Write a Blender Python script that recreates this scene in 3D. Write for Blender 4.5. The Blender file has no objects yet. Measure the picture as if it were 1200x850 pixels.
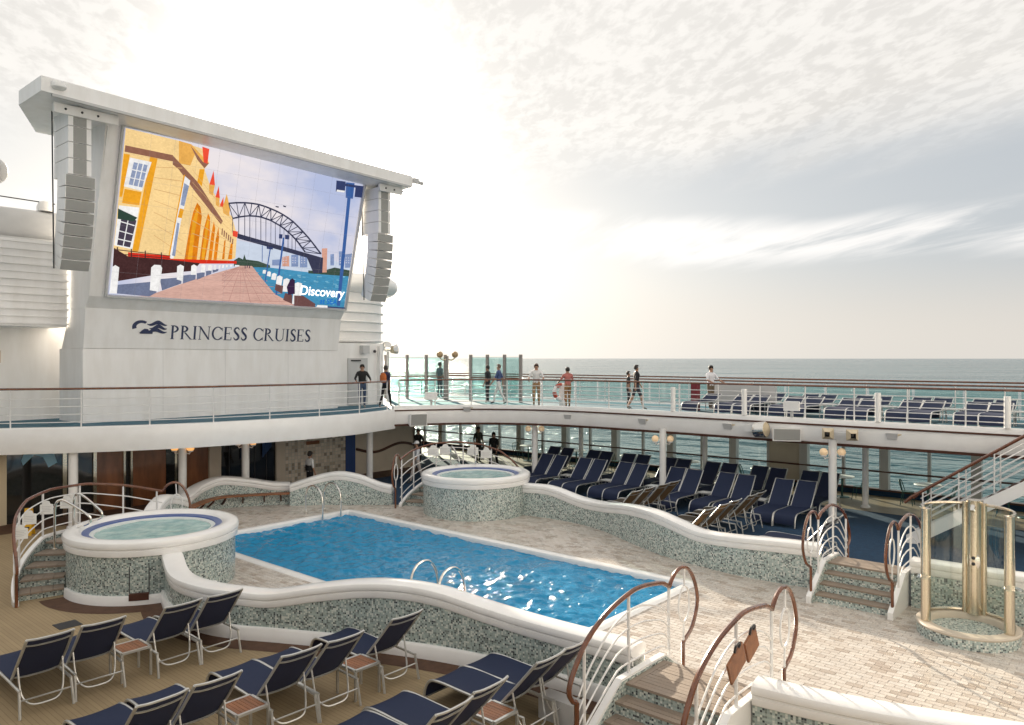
import bpy, math, random
from mathutils import Vector, Matrix, noise
random.seed(7)
R = math.radians
S = bpy.context.scene
COL = S.collection

# ------------------------------------------------------------------ camera
cam_d = bpy.data.cameras.new('camera'); cam = bpy.data.objects.new('camera', cam_d); COL.objects.link(cam)
cam_d.sensor_width = 36.0; cam_d.lens = 26.7; cam_d.shift_y = -0.0042
cam_d.clip_start = 0.05; cam_d.clip_end = 90000
cam.location = (0, 0, 5.05); cam.rotation_euler = (R(90), 0, R(-49.1))
S.camera = cam

# ------------------------------------------------------------------ light
SUN_AZ, SUN_EL = 34.5, 14.5          # clockwise from +Y, height above horizon
SKY_STRENGTH, SUN_STRENGTH, EXPOSURE = 0.15, 5.0, 0.9
SKY_GAP, SKY_DECK, SKY_CELL, GLOW = 2.1, 3.5, .72, 2.2
S.view_settings.view_transform = 'Standard'; S.view_settings.look = 'None'
S.view_settings.exposure = EXPOSURE; S.view_settings.gamma = 1.0
S.view_settings.use_curve_mapping = False
sl = bpy.data.lights.new('sun', 'SUN'); sl.energy = SUN_STRENGTH; sl.angle = R(0.6); sl.color = (1.0, 0.86, 0.68)
so = bpy.data.objects.new('sun', sl); COL.objects.link(so)
sdir = Vector((math.sin(R(SUN_AZ))*math.cos(R(SUN_EL)), math.cos(R(SUN_AZ))*math.cos(R(SUN_EL)), math.sin(R(SUN_EL))))
so.rotation_euler = sdir.to_track_quat('Z', 'Y').to_euler(); so.location = (0, 0, 60)

W = bpy.data.worlds.new('World'); S.world = W; W.use_nodes = True
def make_world():
    nt = W.node_tree; N = nt.nodes; L = nt.links; N.clear()
    def n(t, **k):
        a = N.new(t)
        for q, v in k.items(): setattr(a, q, v)
        return a
    def math_(op, a, b=None, c=None, clamp=False):
        m = n('ShaderNodeMath', operation=op); m.use_clamp = clamp
        for i, s in enumerate((a, b, c)):
            if s is None: continue
            if isinstance(s, (int, float)): m.inputs[i].default_value = s
            else: L.new(s, m.inputs[i])
        return m.outputs[0]
    out = n('ShaderNodeOutputWorld'); bg = n('ShaderNodeBackground'); L.new(bg.outputs[0], out.inputs[0])
    sky = n('ShaderNodeTexSky', sky_type='NISHITA'); sky.sun_disc = False
    sky.sun_elevation = R(SUN_EL); sky.sun_rotation = R(SUN_AZ)
    sky.altitude = 30; sky.air_density = 1.0; sky.dust_density = 2.2; sky.ozone_density = 1.2
    tc = n('ShaderNodeTexCoord'); sep = n('ShaderNodeSeparateXYZ'); L.new(tc.outputs['Generated'], sep.inputs[0])
    zc = math_('MAXIMUM', sep.outputs[2], 0.0)
    den = math_('ADD', zc, 0.06)
    # direction projected onto a flat cloud deck, turned so that u runs along the cloud streets
    u0 = math_('DIVIDE', sep.outputs[0], den); v0 = math_('DIVIDE', sep.outputs[1], den)
    ang = R(-53)
    u = math_('ADD', math_('MULTIPLY', u0, math.cos(ang)), math_('MULTIPLY', v0, -math.sin(ang)))
    v = math_('ADD', math_('MULTIPLY', u0, math.sin(ang)), math_('MULTIPLY', v0, math.cos(ang)))
    def noise_(su, sv, scale, detail, rough, dist=0.0, off=0.0):
        c = n('ShaderNodeCombineXYZ'); L.new(math_('MULTIPLY', u, su), c.inputs[0]); L.new(math_('MULTIPLY', v, sv), c.inputs[1]); c.inputs[2].default_value = off
        t = n('ShaderNodeTexNoise'); t.inputs['Scale'].default_value = scale; t.inputs['Detail'].default_value = detail
        t.inputs['Roughness'].default_value = rough; t.inputs['Distortion'].default_value = dist
        L.new(c.outputs[0], t.inputs['Vector']); return t.outputs[0]
    def ramp(x, a, b):
        m = n('ShaderNodeMapRange'); m.interpolation_type = 'SMOOTHSTEP'; L.new(x, m.inputs[0])
        m.inputs[1].default_value = a; m.inputs[2].default_value = b; return m.outputs[0]
    z = sep.outputs[2]
    wob = math_('MULTIPLY', math_('SUBTRACT', noise_(.35, .9, .8, 4, .55, .2, 3.3), .5), .30)
    deck = ramp(math_('ADD', z, wob), .20, .31)                      # altocumulus sheet higher up
    cells = ramp(noise_(1.0, 1.7, 10.5, 8, .6, .25, 1.1), .40, .60)
    broad = ramp(noise_(.45, 1.0, .9, 4, .55, .3, 6.4), .32, .62)
    st = math_('ADD', z, math_('MULTIPLY', math_('SUBTRACT', noise_(.12, .5, .9, 5, .6, .2, 8.0), .5), .10))
    streak = math_('MULTIPLY', ramp(st, .115, .145), math_('SUBTRACT', 1.0, ramp(st, .16, .185)))
    streak = math_('MULTIPLY', streak, ramp(noise_(.35, 1.4, 1.6, 6, .6, .3, 2.0), .34, .60))
    haze_ = math_('SUBTRACT', 1.0, ramp(z, .02, .135))
    dotn = n('ShaderNodeVectorMath', operation='DOT_PRODUCT'); L.new(tc.outputs['Generated'], dotn.inputs[0]); dotn.inputs[1].default_value = sdir
    dd = math_('MAXIMUM', dotn.outputs['Value'], 0.0)
    glow = math_('ADD', math_('MULTIPLY', math_('MULTIPLY', math_('POWER', dd, 9.0), GLOW), math_('SUBTRACT', 1.0, math_('MULTIPLY', ramp(z, .06, .34), .86))), math_('MULTIPLY', math_('POWER', dd, 160.0), 30.0))
    def scaled(col, val):
        a_ = n('ShaderNodeVectorMath', operation='SCALE'); a_.inputs[0].default_value = col
        if isinstance(val, (int, float)): a_.inputs['Scale'].default_value = val
        else: L.new(val, a_.inputs['Scale'])
        return a_.outputs[0]
    def mix(f, a_, b_):
        m = n('ShaderNodeMix', data_type='RGBA')
        if isinstance(f, (int, float)): m.inputs[0].default_value = f
        else: L.new(f, m.inputs[0])
        L.new(a_, m.inputs[6]); L.new(b_, m.inputs[7]); return m.outputs[2]
    base = mix(.95, sky.outputs[0], scaled((.90, .95, 1.0), SKY_GAP))
    cl_b = math_('ADD', math_('MULTIPLY', cells, SKY_CELL*.65), math_('ADD', math_('MULTIPLY', broad, SKY_CELL*.35), SKY_DECK-SKY_CELL))
    c1 = mix(math_('MULTIPLY', deck, .94), base, scaled((1.0, .965, .912), cl_b))
    c2 = mix(math_('MULTIPLY', streak, .95), c1, scaled((1.0, .98, .955), SKY_DECK))
    c3 = mix(math_('MULTIPLY', haze_, .85), c2, scaled((1.0, .935, .845), SKY_DECK*.80))
    ad = n('ShaderNodeVectorMath', operation='ADD'); L.new(c3, ad.inputs[0]); L.new(scaled((1.0, .94, .84), glow), ad.inputs[1])
    L.new(ad.outputs[0], bg.inputs[0]); bg.inputs[1].default_value = SKY_STRENGTH
make_world()

# ------------------------------------------------------------------ helpers
def cat(pts, n=8, closed=False):
    """Catmull-Rom through the points"""
    P = [Vector(p) for p in pts]; out = []; m = len(P)
    for i in range(m if closed else m-1):
        if closed: a, b, c, d = P[(i-1) % m], P[i], P[(i+1) % m], P[(i+2) % m]
        else:
            b, c = P[i], P[i+1]; a = P[i-1] if i else b+(b-c); d = P[i+2] if i+2 < m else c+(c-b)
        for k in range(n):
            t = k/n
            out.append(.5*((2*b)+(c-a)*t+(2*a-5*b+4*c-d)*t*t+(3*b-a-3*c+d)*t**3))
    if not closed: out.append(P[-1].copy())
    return out

class MB:
    def __init__(s): s.v = []; s.f = []; s.uv = []
    def add(s, vs, fs, uvs=None):
        o = len(s.v); s.v += [tuple(p) for p in vs]
        for i, f in enumerate(fs):
            s.f.append([o+k for k in f])
            if uvs: s.uv.append(uvs[i])
            else:
                a, b, c = Vector(vs[f[0]]), Vector(vs[f[1]]), Vector(vs[f[2]])
                nn = (b-a).cross(c-a); ax = max(range(3), key=lambda q: abs(nn[q]))
                q = {0: (1, 2), 1: (0, 2), 2: (0, 1)}[ax]
                s.uv.append([(vs[k][q[0]], vs[k][q[1]]) for k in f])
        return s
    def box(s, x0, x1, y0, y1, z0, z1):
        v = [(x0,y0,z0),(x1,y0,z0),(x1,y1,z0),(x0,y1,z0),(x0,y0,z1),(x1,y0,z1),(x1,y1,z1),(x0,y1,z1)]
        return s.add(v, [(0,3,2,1),(4,5,6,7),(0,1,5,4),(1,2,6,5),(2,3,7,6),(3,0,4,7)])
    def obox(s, M, sx, sy, sz):
        v = [M @ Vector((a*sx/2, b*sy/2, c*sz/2)) for c in (-1,1) for a, b in ((-1,-1),(1,-1),(1,1),(-1,1))]
        return s.add(v, [(0,3,2,1),(4,5,6,7),(0,1,5,4),(1,2,6,5),(2,3,7,6),(3,0,4,7)])
    def bar(s, p, q, w, h, up=(0,0,1)):
        p, q = Vector(p), Vector(q); d = (q-p).normalized(); u = Vector(up)
        if abs(d.dot(u)) > .99: u = Vector((0,1,0))
        a = d.cross(u).normalized(); b = a.cross(d)
        v = [p+a*i*w/2+b*j*h/2 for i, j in ((-1,-1),(1,-1),(1,1),(-1,1))]+[q+a*i*w/2+b*j*h/2 for i, j in ((-1,-1),(1,-1),(1,1),(-1,1))]
        return s.add(v, [(3,2,1,0),(4,5,6,7),(0,1,5,4),(1,2,6,5),(2,3,7,6),(3,0,4,7)])
    def tube(s, path, r, n=6, closed=False, cap=True):
        P = [Vector(p) for p in path]; m = len(P); vs = []; fs = []
        t0 = (P[1]-P[0]).normalized(); u = Vector((0,0,1))
        if abs(t0.dot(u)) > .95: u = Vector((1,0,0))
        a = (u-t0*u.dot(t0)).normalized()
        for i in range(m):
            if closed: t = (P[(i+1) % m]-P[i-1]).normalized()
            else: t = (P[min(i+1, m-1)]-P[max(i-1, 0)]).normalized()
            a = (a-t*a.dot(t)).normalized(); b = t.cross(a)
            rr = r[i] if isinstance(r, (list, tuple)) else r
            for k in range(n):
                q = 2*math.pi*k/n; vs.append(P[i]+a*math.cos(q)*rr+b*math.sin(q)*rr)
        for i in range(m if closed else m-1):
            j = (i+1) % m
            for k in range(n): fs.append((i*n+k, i*n+(k+1) % n, j*n+(k+1) % n, j*n+k))
        if cap and not closed: fs += [tuple(range(n-1, -1, -1)), tuple((m-1)*n+k for k in range(n))]
        return s.add(vs, fs)
    def lathe(s, prof, c=(0,0,0), n=32, a0=0, a1=360, flip=False):
        full = abs(a1-a0) >= 360; m = n if full else n+1; k = len(prof); vs = []; fs = []; us = []
        L = [0]
        for i in range(1, k): L.append(L[-1]+math.dist(prof[i], prof[i-1]))
        rm = max(p[0] for p in prof)
        for i in range(m):
            a = R(a0+(a1-a0)*i/n)
            for r, z in prof: vs.append((c[0]+r*math.cos(a), c[1]+r*math.sin(a), c[2]+z))
        for i in range(n):
            j = (i+1) % m
            for q in range(k-1):
                f = [i*k+q, j*k+q, j*k+q+1, i*k+q+1]
                ua, ub = rm*R(a0+(a1-a0)*i/n), rm*R(a0+(a1-a0)*(i+1)/n)
                w = [(ua, L[q]), (ub, L[q]), (ub, L[q+1]), (ua, L[q+1])]
                if flip: f.reverse(); w.reverse()
                fs.append(f); us.append(w)
        return s.add(vs, fs, us)
    def prism(s, poly, z0, z1):
        n = len(poly); v = [(p[0], p[1], z0) for p in poly]+[(p[0], p[1], z1) for p in poly]
        fs = [tuple(range(n-1, -1, -1)), tuple(range(n, 2*n))]+[(i, (i+1) % n, n+(i+1) % n, n+i) for i in range(n)]
        return s.add(v, fs)
    def sector(s, c, r0, r1, a0, a1, z0, z1, n=6):
        poly = [(c[0]+r1*math.cos(R(a0+(a1-a0)*i/n)), c[1]+r1*math.sin(R(a0+(a1-a0)*i/n))) for i in range(n+1)]
        poly += [(c[0]+r0*math.cos(R(a1+(a0-a1)*i/n)), c[1]+r0*math.sin(R(a1+(a0-a1)*i/n))) for i in range(n+1)]
        if a1 < a0: poly.reverse()
        return s.prism(poly, z0, z1)
    def sweep(s, path, prof, closed_prof=True, cap=True):
        """prof: function i -> list of (n, z) absolute; path: list of (x, y)"""
        P = [Vector((p[0], p[1])) for p in path]; m = len(P); vs = []; fs = []; us = []; l = [0]
        for i in range(1, m): l.append(l[-1]+(P[i]-P[i-1]).length)
        k = None
        for i in range(m):
            t = (P[min(i+1, m-1)]-P[max(i-1, 0)]).normalized(); nn = Vector((t.y, -t.x))
            pr = prof(i); k = len(pr)
            for o, z in pr: vs.append((P[i].x+nn.x*o, P[i].y+nn.y*o, z))
        kk = k if closed_prof else k-1
        for i in range(m-1):
            for q in range(kk):
                q2 = (q+1) % k; f = (i*k+q, i*k+q2, (i+1)*k+q2, (i+1)*k+q)
                fs.append(f)
                a, b = Vector(vs[f[0]]), Vector(vs[f[1]])
                if abs(a.z-b.z) > .6*(a-b).length: us.append([(l[i], vs[f[0]][2]), (l[i], vs[f[1]][2]), (l[i+1], vs[f[2]][2]), (l[i+1], vs[f[3]][2])])
                else:
                    h = (a-b).length; us.append([(l[i], 0), (l[i], h), (l[i+1], h), (l[i+1], 0)])
        if cap and closed_prof:
            for f in (tuple(range(k-1, -1, -1)), tuple((m-1)*k+q for q in range(k))):
                fs.append(f); us.append([(math.hypot(vs[q][0], vs[q][1]), vs[q][2]) for q in f])
        return s.add(vs, fs, us)
    def ball(s, c, r, n=10, sz=1.0):
        return s.lathe([(max(r*math.sin(math.pi*i/n), 1e-4), -r*sz*math.cos(math.pi*i/n)) for i in range(n+1)], c, 2*n)
    def mesh(s, name, smooth=False):
        me = bpy.data.meshes.new(name); me.from_pydata(s.v, [], s.f)
        ul = me.uv_layers.new(name='UVMap'); i = 0
        flat = []
        for w in s.uv:
            for q in w: flat += [q[0], q[1]]
        ul.data.foreach_set('uv', flat)
        if smooth:
            me.polygons.foreach_set('use_smooth', [True]*len(me.polygons))
            me.set_sharp_from_angle(angle=R(40))
        me.update(); return me
    def build(s, name, mat, parent=None, smooth=False):
        me = s.mesh(name, smooth); me.materials.append(mat)
        o = bpy.data.objects.new(name, me); COL.objects.link(o); o.parent = parent
        return o
def mb(): return MB()
def tag(o, label=None, cat_=None, group=None, kind=None):
    if label: o['label'] = label
    if cat_: o['category'] = cat_
    if group: o['group'] = group
    if kind: o['kind'] = kind
    return o
def thing(name, label, cat_, loc=(0,0,0), rz=0, group=None):
    o = bpy.data.objects.new(name, None); COL.objects.link(o); o.location = loc; o.rotation_euler = (0,0,rz)
    o.empty_display_size = .1
    return tag(o, label, cat_, group)
def struct(name, b, m, parent=None, smooth=False):
    return tag(b.build(name, m, parent, smooth), kind='structure')
def copy_tree(o, parent=None, loc=None, rz=None, label=None, group=None):
    c = o.copy(); COL.objects.link(c); c.parent = parent
    if loc is not None: c.location = loc
    if rz is not None: c.rotation_euler = (0,0,rz)
    if label: c['label'] = label
    if group: c['group'] = group
    for ch in list(o.children): copy_tree(ch, c)
    return c
ORD = ['first','second','third','fourth','fifth','sixth','seventh','eighth','ninth','tenth','eleventh','twelfth','thirteenth','fourteenth','fifteenth','sixteenth','seventeenth','eighteenth']
NUM = ['no','one','two','three','four','five','six','seven','eight','nine','ten','eleven','twelve','thirteen','fourteen']

# ------------------------------------------------------------------ materials
def lin(c):
    return tuple(((x/255)/12.92 if x/255 <= .04045 else ((x/255+.055)/1.055)**2.4) for x in c)
def mat(name, col, rough=.5, metal=0.0, var=0.0, vscale=3.0, bump=0.0, bscale=40.0, spec=.5, coat=0.0, stretch=None, col2=None):
    m = bpy.data.materials.new(name); m.use_nodes = True; nt = m.node_tree; b = nt.nodes['Principled BSDF']
    b.inputs['Base Color'].default_value = (*col, 1); b.inputs['Roughness'].default_value = rough; b.inputs['Metallic'].default_value = metal
    b.inputs['Specular IOR Level'].default_value = spec
    if coat: b.inputs['Coat Weight'].default_value = coat; b.inputs['Coat Roughness'].default_value = .08
    tc = nt.nodes.new('ShaderNodeTexCoord'); src = tc.outputs['Object']
    if stretch:
        mp = nt.nodes.new('ShaderNodeMapping'); mp.inputs['Scale'].default_value = stretch; nt.links.new(src, mp.inputs[0]); src = mp.outputs[0]
    if var or col2:
        t = nt.nodes.new('ShaderNodeTexNoise'); t.inputs['Scale'].default_value = vscale; t.inputs['Detail'].default_value = 6; t.inputs['Roughness'].default_value = .6
        nt.links.new(src, t.inputs['Vector'])
        r = nt.nodes.new('ShaderNodeValToRGB'); c2 = col2 or tuple(max(0, x*(1-var)) for x in col)
        r.color_ramp.elements[0].position = .32; r.color_ramp.elements[1].position = .62
        r.color_ramp.elements[0].color = (*c2, 1); r.color_ramp.elements[1].color = (*col, 1)
        nt.links.new(t.outputs[0], r.inputs[0]); nt.links.new(r.outputs[0], b.inputs['Base Color'])
    if bump:
        t = nt.nodes.new('ShaderNodeTexNoise'); t.inputs['Scale'].default_value = bscale; t.inputs['Detail'].default_value = 4
        nt.links.new(src, t.inputs['Vector'])
        bp = nt.nodes.new('ShaderNodeBump'); bp.inputs['Strength'].default_value = bump; bp.inputs['Distance'].default_value = .01
        nt.links.new(t.outputs[0], bp.inputs['Height']); nt.links.new(bp.outputs[0], b.inputs['Normal'])
    return m
def emis(name, srgb, k=1.0, tex=None):
    """light-emitting surface; tex = (broad scale, fine scale, amount) gives it picture grain"""
    m = bpy.data.materials.new(name); m.use_nodes = True; nt = m.node_tree; nt.nodes.clear(); L = nt.links
    e = nt.nodes.new('ShaderNodeEmission'); o = nt.nodes.new('ShaderNodeOutputMaterial'); L.new(e.outputs[0], o.inputs[0])
    e.inputs[0].default_value = (*lin(srgb), 1); e.inputs[1].default_value = k
    if tex:
        tc = nt.nodes.new('ShaderNodeTexCoord'); mp = nt.nodes.new('ShaderNodeMapping'); mp.inputs['Scale'].default_value = tex[3]; L.new(tc.outputs['Object'], mp.inputs[0]); prev = None
        for sc_, w in ((tex[0], tex[2]), (tex[1], tex[2]*1.5)):
            t = nt.nodes.new('ShaderNodeTexNoise'); t.inputs['Scale'].default_value = sc_; t.inputs['Detail'].default_value = 5; t.inputs['Roughness'].default_value = .65; L.new(mp.outputs[0], t.inputs['Vector'])
            ma = nt.nodes.new('ShaderNodeMath'); ma.operation = 'MULTIPLY_ADD'; L.new(t.outputs[0], ma.inputs[0]); ma.inputs[1].default_value = 2*w
            if prev is None: ma.inputs[2].default_value = 1-w*2.5
            else: L.new(prev, ma.inputs[2])
            prev = ma.outputs[0]
        mu = nt.nodes.new('ShaderNodeMath'); mu.operation = 'MULTIPLY'; L.new(prev, mu.inputs[0]); mu.inputs[1].default_value = k; L.new(mu.outputs[0], e.inputs[1])
    return m
def glass(name, tint, gloss=.02, rough=.02):
    """thin tinted pane: transparent with fresnel reflection"""
    m = bpy.data.materials.new(name); m.use_nodes = True; nt = m.node_tree; nt.nodes.clear(); L = nt.links
    o = nt.nodes.new('ShaderNodeOutputMaterial'); mx = nt.nodes.new('ShaderNodeMixShader'); t = nt.nodes.new('ShaderNodeBsdfTransparent'); g = nt.nodes.new('ShaderNodeBsdfGlossy')
    lw = nt.nodes.new('ShaderNodeLayerWeight'); lw.inputs[0].default_value = .5
    fr = nt.nodes.new('ShaderNodeMath'); fr.operation = 'POWER'; fr.inputs[1].default_value = 4.0; L.new(lw.outputs['Facing'], fr.inputs[0])
    t.inputs[0].default_value = (*tint, 1); g.inputs['Roughness'].default_value = rough
    ad = nt.nodes.new('ShaderNodeMath'); ad.operation = 'ADD'; ad.inputs[1].default_value = gloss+.04; L.new(fr.outputs[0], ad.inputs[0])
    L.new(ad.outputs[0], mx.inputs[0]); L.new(t.outputs[0], mx.inputs[1]); L.new(g.outputs[0], mx.inputs[2]); L.new(mx.outputs[0], o.inputs[0])
    return m
def nodes(name):
    m = bpy.data.materials.new(name); m.use_nodes = True
    return m, m.node_tree.nodes, m.node_tree.links, m.node_tree.nodes['Principled BSDF']
def mosaic_mat(name, size, base, light, dark, accent):
    m, N, L, b = nodes(name)
    tc = N.new('ShaderNodeTexCoord'); mp = N.new('ShaderNodeVectorMath'); mp.operation = 'SCALE'; mp.inputs['Scale'].default_value = 1/size
    L.new(tc.outputs['UV'], mp.inputs[0])
    fl = N.new('ShaderNodeVectorMath'); fl.operation = 'FLOOR'; L.new(mp.outputs[0], fl.inputs[0])
    wn = N.new('ShaderNodeTexWhiteNoise'); wn.noise_dimensions = '2D'; L.new(fl.outputs[0], wn.inputs[0])
    r = N.new('ShaderNodeValToRGB'); r.color_ramp.interpolation = 'CONSTANT'; e = r.color_ramp.elements
    stops = [(0, dark), (.085, tuple(x*.55 for x in base)), (.26, base), (.55, tuple(min(1, x*1.25) for x in base)), (.68, accent), (.80, light)]
    e[0].position, e[0].color = 0, (*stops[0][1], 1); e[1].position, e[1].color = stops[1][0], (*stops[1][1], 1)
    for p, c in stops[2:]: q = e.new(p); q.color = (*c, 1)
    L.new(wn.outputs['Value'], r.inputs[0])
    fr = N.new('ShaderNodeVectorMath'); fr.operation = 'FRACTION'; L.new(mp.outputs[0], fr.inputs[0])
    sx = N.new('ShaderNodeSeparateXYZ'); L.new(fr.outputs[0], sx.inputs[0])
    def edge(sock):
        a = N.new('ShaderNodeMath'); a.operation = 'SUBTRACT'; a.inputs[1].default_value = .5; L.new(sock, a.inputs[0])
        c = N.new('ShaderNodeMath'); c.operation = 'ABSOLUTE'; L.new(a.outputs[0], c.inputs[0]); return c.outputs[0]
    mxm = N.new('ShaderNodeMath'); mxm.operation = 'MAXIMUM'; L.new(edge(sx.outputs[0]), mxm.inputs[0]); L.new(edge(sx.outputs[1]), mxm.inputs[1])
    gt = N.new('ShaderNodeMath'); gt.operation = 'GREATER_THAN'; gt.inputs[1].default_value = .455; L.new(mxm.outputs[0], gt.inputs[0])
    mx = N.new('ShaderNodeMix'); mx.data_type = 'RGBA'; L.new(gt.outputs[0], mx.inputs[0]); L.new(r.outputs[0], mx.inputs[6]); mx.inputs[7].default_value = (.42, .44, .42, 1)
    L.new(mx.outputs[2], b.inputs['Base Color']); b.inputs['Roughness'].default_value = .22
    bp = N.new('ShaderNodeBump'); bp.invert = True; bp.inputs['Strength'].default_value = .4; bp.inputs['Distance'].default_value = .003
    L.new(gt.outputs[0], bp.inputs['Height']); L.new(bp.outputs[0], b.inputs['Normal'])
    return m
def island_mat(name, cols, rough=.5, per_object=False, bump=.1, sc=30, dirt=.18):
    """colour picked per loose piece (or per object), with a little grime"""
    m, N, L, b = nodes(name)
    if per_object: src = N.new('ShaderNodeObjectInfo').outputs['Random']
    else: src = N.new('ShaderNodeNewGeometry').outputs['Random Per Island']
    r = N.new('ShaderNodeValToRGB'); r.color_ramp.interpolation = 'CONSTANT'; e = r.color_ramp.elements
    e[0].color = (*cols[0][1], 1); e[1].position = cols[1][0]; e[1].color = (*cols[1][1], 1)
    for p, c in cols[2:]: q = e.new(p); q.color = (*c, 1)
    L.new(src, r.inputs[0])
    tc = N.new('ShaderNodeTexCoord'); t = N.new('ShaderNodeTexNoise'); t.inputs['Scale'].default_value = 1.3; t.inputs['Detail'].default_value = 8; t.inputs['Roughness'].default_value = .65
    L.new(tc.outputs['Object'], t.inputs['Vector'])
    mr = N.new('ShaderNodeMapRange'); mr.inputs[1].default_value = .3; mr.inputs[2].default_value = .6; mr.inputs[3].default_value = 1-dirt; mr.inputs[4].default_value = 1
    L.new(t.outputs[0], mr.inputs[0])
    sc_ = N.new('ShaderNodeVectorMath'); sc_.operation = 'SCALE'; L.new(r.outputs[0], sc_.inputs[0]); L.new(mr.outputs[0], sc_.inputs['Scale'])
    L.new(sc_.outputs[0], b.inputs['Base Color']); b.inputs['Roughness'].default_value = rough
    rr = N.new('ShaderNodeMapRange'); rr.inputs[1].default_value = .35; rr.inputs[2].default_value = .62; rr.inputs[3].default_value = rough*.55; rr.inputs[4].default_value = rough*1.5; L.new(t.outputs[0], rr.inputs[0]); L.new(rr.outputs[0], b.inputs['Roughness'])
    t2 = N.new('ShaderNodeTexNoise'); t2.inputs['Scale'].default_value = sc; L.new(tc.outputs['Object'], t2.inputs['Vector'])
    bp = N.new('ShaderNodeBump'); bp.inputs['Strength'].default_value = bump; bp.inputs['Distance'].default_value = .01
    L.new(t2.outputs[0], bp.inputs['Height']); L.new(bp.outputs[0], b.inputs['Normal'])
    return m
def line_mat(name, colA, colB, gap, period, axis, rough=.6, var=.2, vs=2.0):
    """boards: fine dark seams every `period` metres along an axis, colour drifting from board to board"""
    m, N, L, b = nodes(name)
    tc = N.new('ShaderNodeTexCoord'); sx = N.new('ShaderNodeSeparateXYZ'); L.new(tc.outputs['Object'], sx.inputs[0])
    d = N.new('ShaderNodeMath'); d.operation = 'DIVIDE'; L.new(sx.outputs[axis], d.inputs[0]); d.inputs[1].default_value = period
    fr = N.new('ShaderNodeMath'); fr.operation = 'FRACT'; L.new(d.outputs[0], fr.inputs[0])
    lt = N.new('ShaderNodeMath'); lt.operation = 'LESS_THAN'; L.new(fr.outputs[0], lt.inputs[0]); lt.inputs[1].default_value = gap/period
    fl = N.new('ShaderNodeMath'); fl.operation = 'FLOOR'; L.new(d.outputs[0], fl.inputs[0])
    wn = N.new('ShaderNodeTexWhiteNoise'); wn.noise_dimensions = '1D'; L.new(fl.outputs[0], wn.inputs['W'])
    t = N.new('ShaderNodeTexNoise'); t.inputs['Scale'].default_value = vs; t.inputs['Detail'].default_value = 8; t.inputs['Roughness'].default_value = .65; L.new(tc.outputs['Object'], t.inputs['Vector'])
    ad = N.new('ShaderNodeMath'); ad.operation = 'MULTIPLY_ADD'; L.new(wn.outputs['Value'], ad.inputs[0]); ad.inputs[1].default_value = .35; L.new(t.outputs[0], ad.inputs[2])
    mr = N.new('ShaderNodeMapRange'); mr.inputs[1].default_value = .3; mr.inputs[2].default_value = 1.0; mr.inputs[3].default_value = 1-var; mr.inputs[4].default_value = 1.0+var*.3
    L.new(ad.outputs[0], mr.inputs[0])
    mx = N.new('ShaderNodeMix'); mx.data_type = 'RGBA'; L.new(lt.outputs[0], mx.inputs[0]); mx.inputs[6].default_value = (*colA, 1); mx.inputs[7].default_value = (*colB, 1)
    sc = N.new('ShaderNodeVectorMath'); sc.operation = 'SCALE'; L.new(mx.outputs[2], sc.inputs[0]); L.new(mr.outputs[0], sc.inputs['Scale'])
    L.new(sc.outputs[0], b.inputs['Base Color']); b.inputs['Roughness'].default_value = rough
    bp = N.new('ShaderNodeBump'); bp.invert = True; bp.inputs['Strength'].default_value = .5; bp.inputs['Distance'].default_value = .004
    L.new(lt.outputs[0], bp.inputs['Height']); L.new(bp.outputs[0], b.inputs['Normal'])
    return m
def water_mat(name, deep, scales, strength, dist, rough=.04, turq=None, stretch=(1,1,1)):
    m, N, L, b = nodes(name)
    b.inputs['Base Color'].default_value = (*deep, 1); b.inputs['Roughness'].default_value = rough; b.inputs['IOR'].default_value = 1.33; b.inputs['Specular IOR Level'].default_value = .44
    tc = N.new('ShaderNodeTexCoord'); mp = N.new('ShaderNodeMapping'); mp.inputs['Scale'].default_value = stretch; L.new(tc.outputs['Object'], mp.inputs[0])
    prev = None
    for s_, w in scales:
        t = N.new('ShaderNodeTexNoise'); t.inputs['Scale'].default_value = s_; t.inputs['Detail'].default_value = 3; t.inputs['Distortion'].default_value = .4; L.new(mp.outputs[0], t.inputs['Vector'])
        ma = N.new('ShaderNodeMath'); ma.operation = 'MULTIPLY_ADD'; L.new(t.outputs[0], ma.inputs[0]); ma.inputs[1].default_value = w
        if prev is None: ma.inputs[2].default_value = 0
        else: L.new(prev, ma.inputs[2])
        prev = ma.outputs[0]
    bp = N.new('ShaderNodeBump'); bp.inputs['Strength'].default_value = strength; bp.inputs['Distance'].default_value = dist
    L.new(prev, bp.inputs['Height']); L.new(bp.outputs[0], b.inputs['Normal'])
    if turq:
        t = N.new('ShaderNodeTexNoise'); t.inputs['Scale'].default_value = scales[0][0]*.6; t.inputs['Detail'].default_value = 4; L.new(mp.outputs[0], t.inputs['Vector'])
        r = N.new('ShaderNodeValToRGB'); r.color_ramp.elements[0].position = .38; r.color_ramp.elements[1].position = .66
        r.color_ramp.elements[0].color = (*deep, 1); r.color_ramp.elements[1].color = (*turq, 1)
        L.new(t.outputs[0], r.inputs[0]); L.new(r.outputs[0], b.inputs['Base Color'])
    return m

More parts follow.
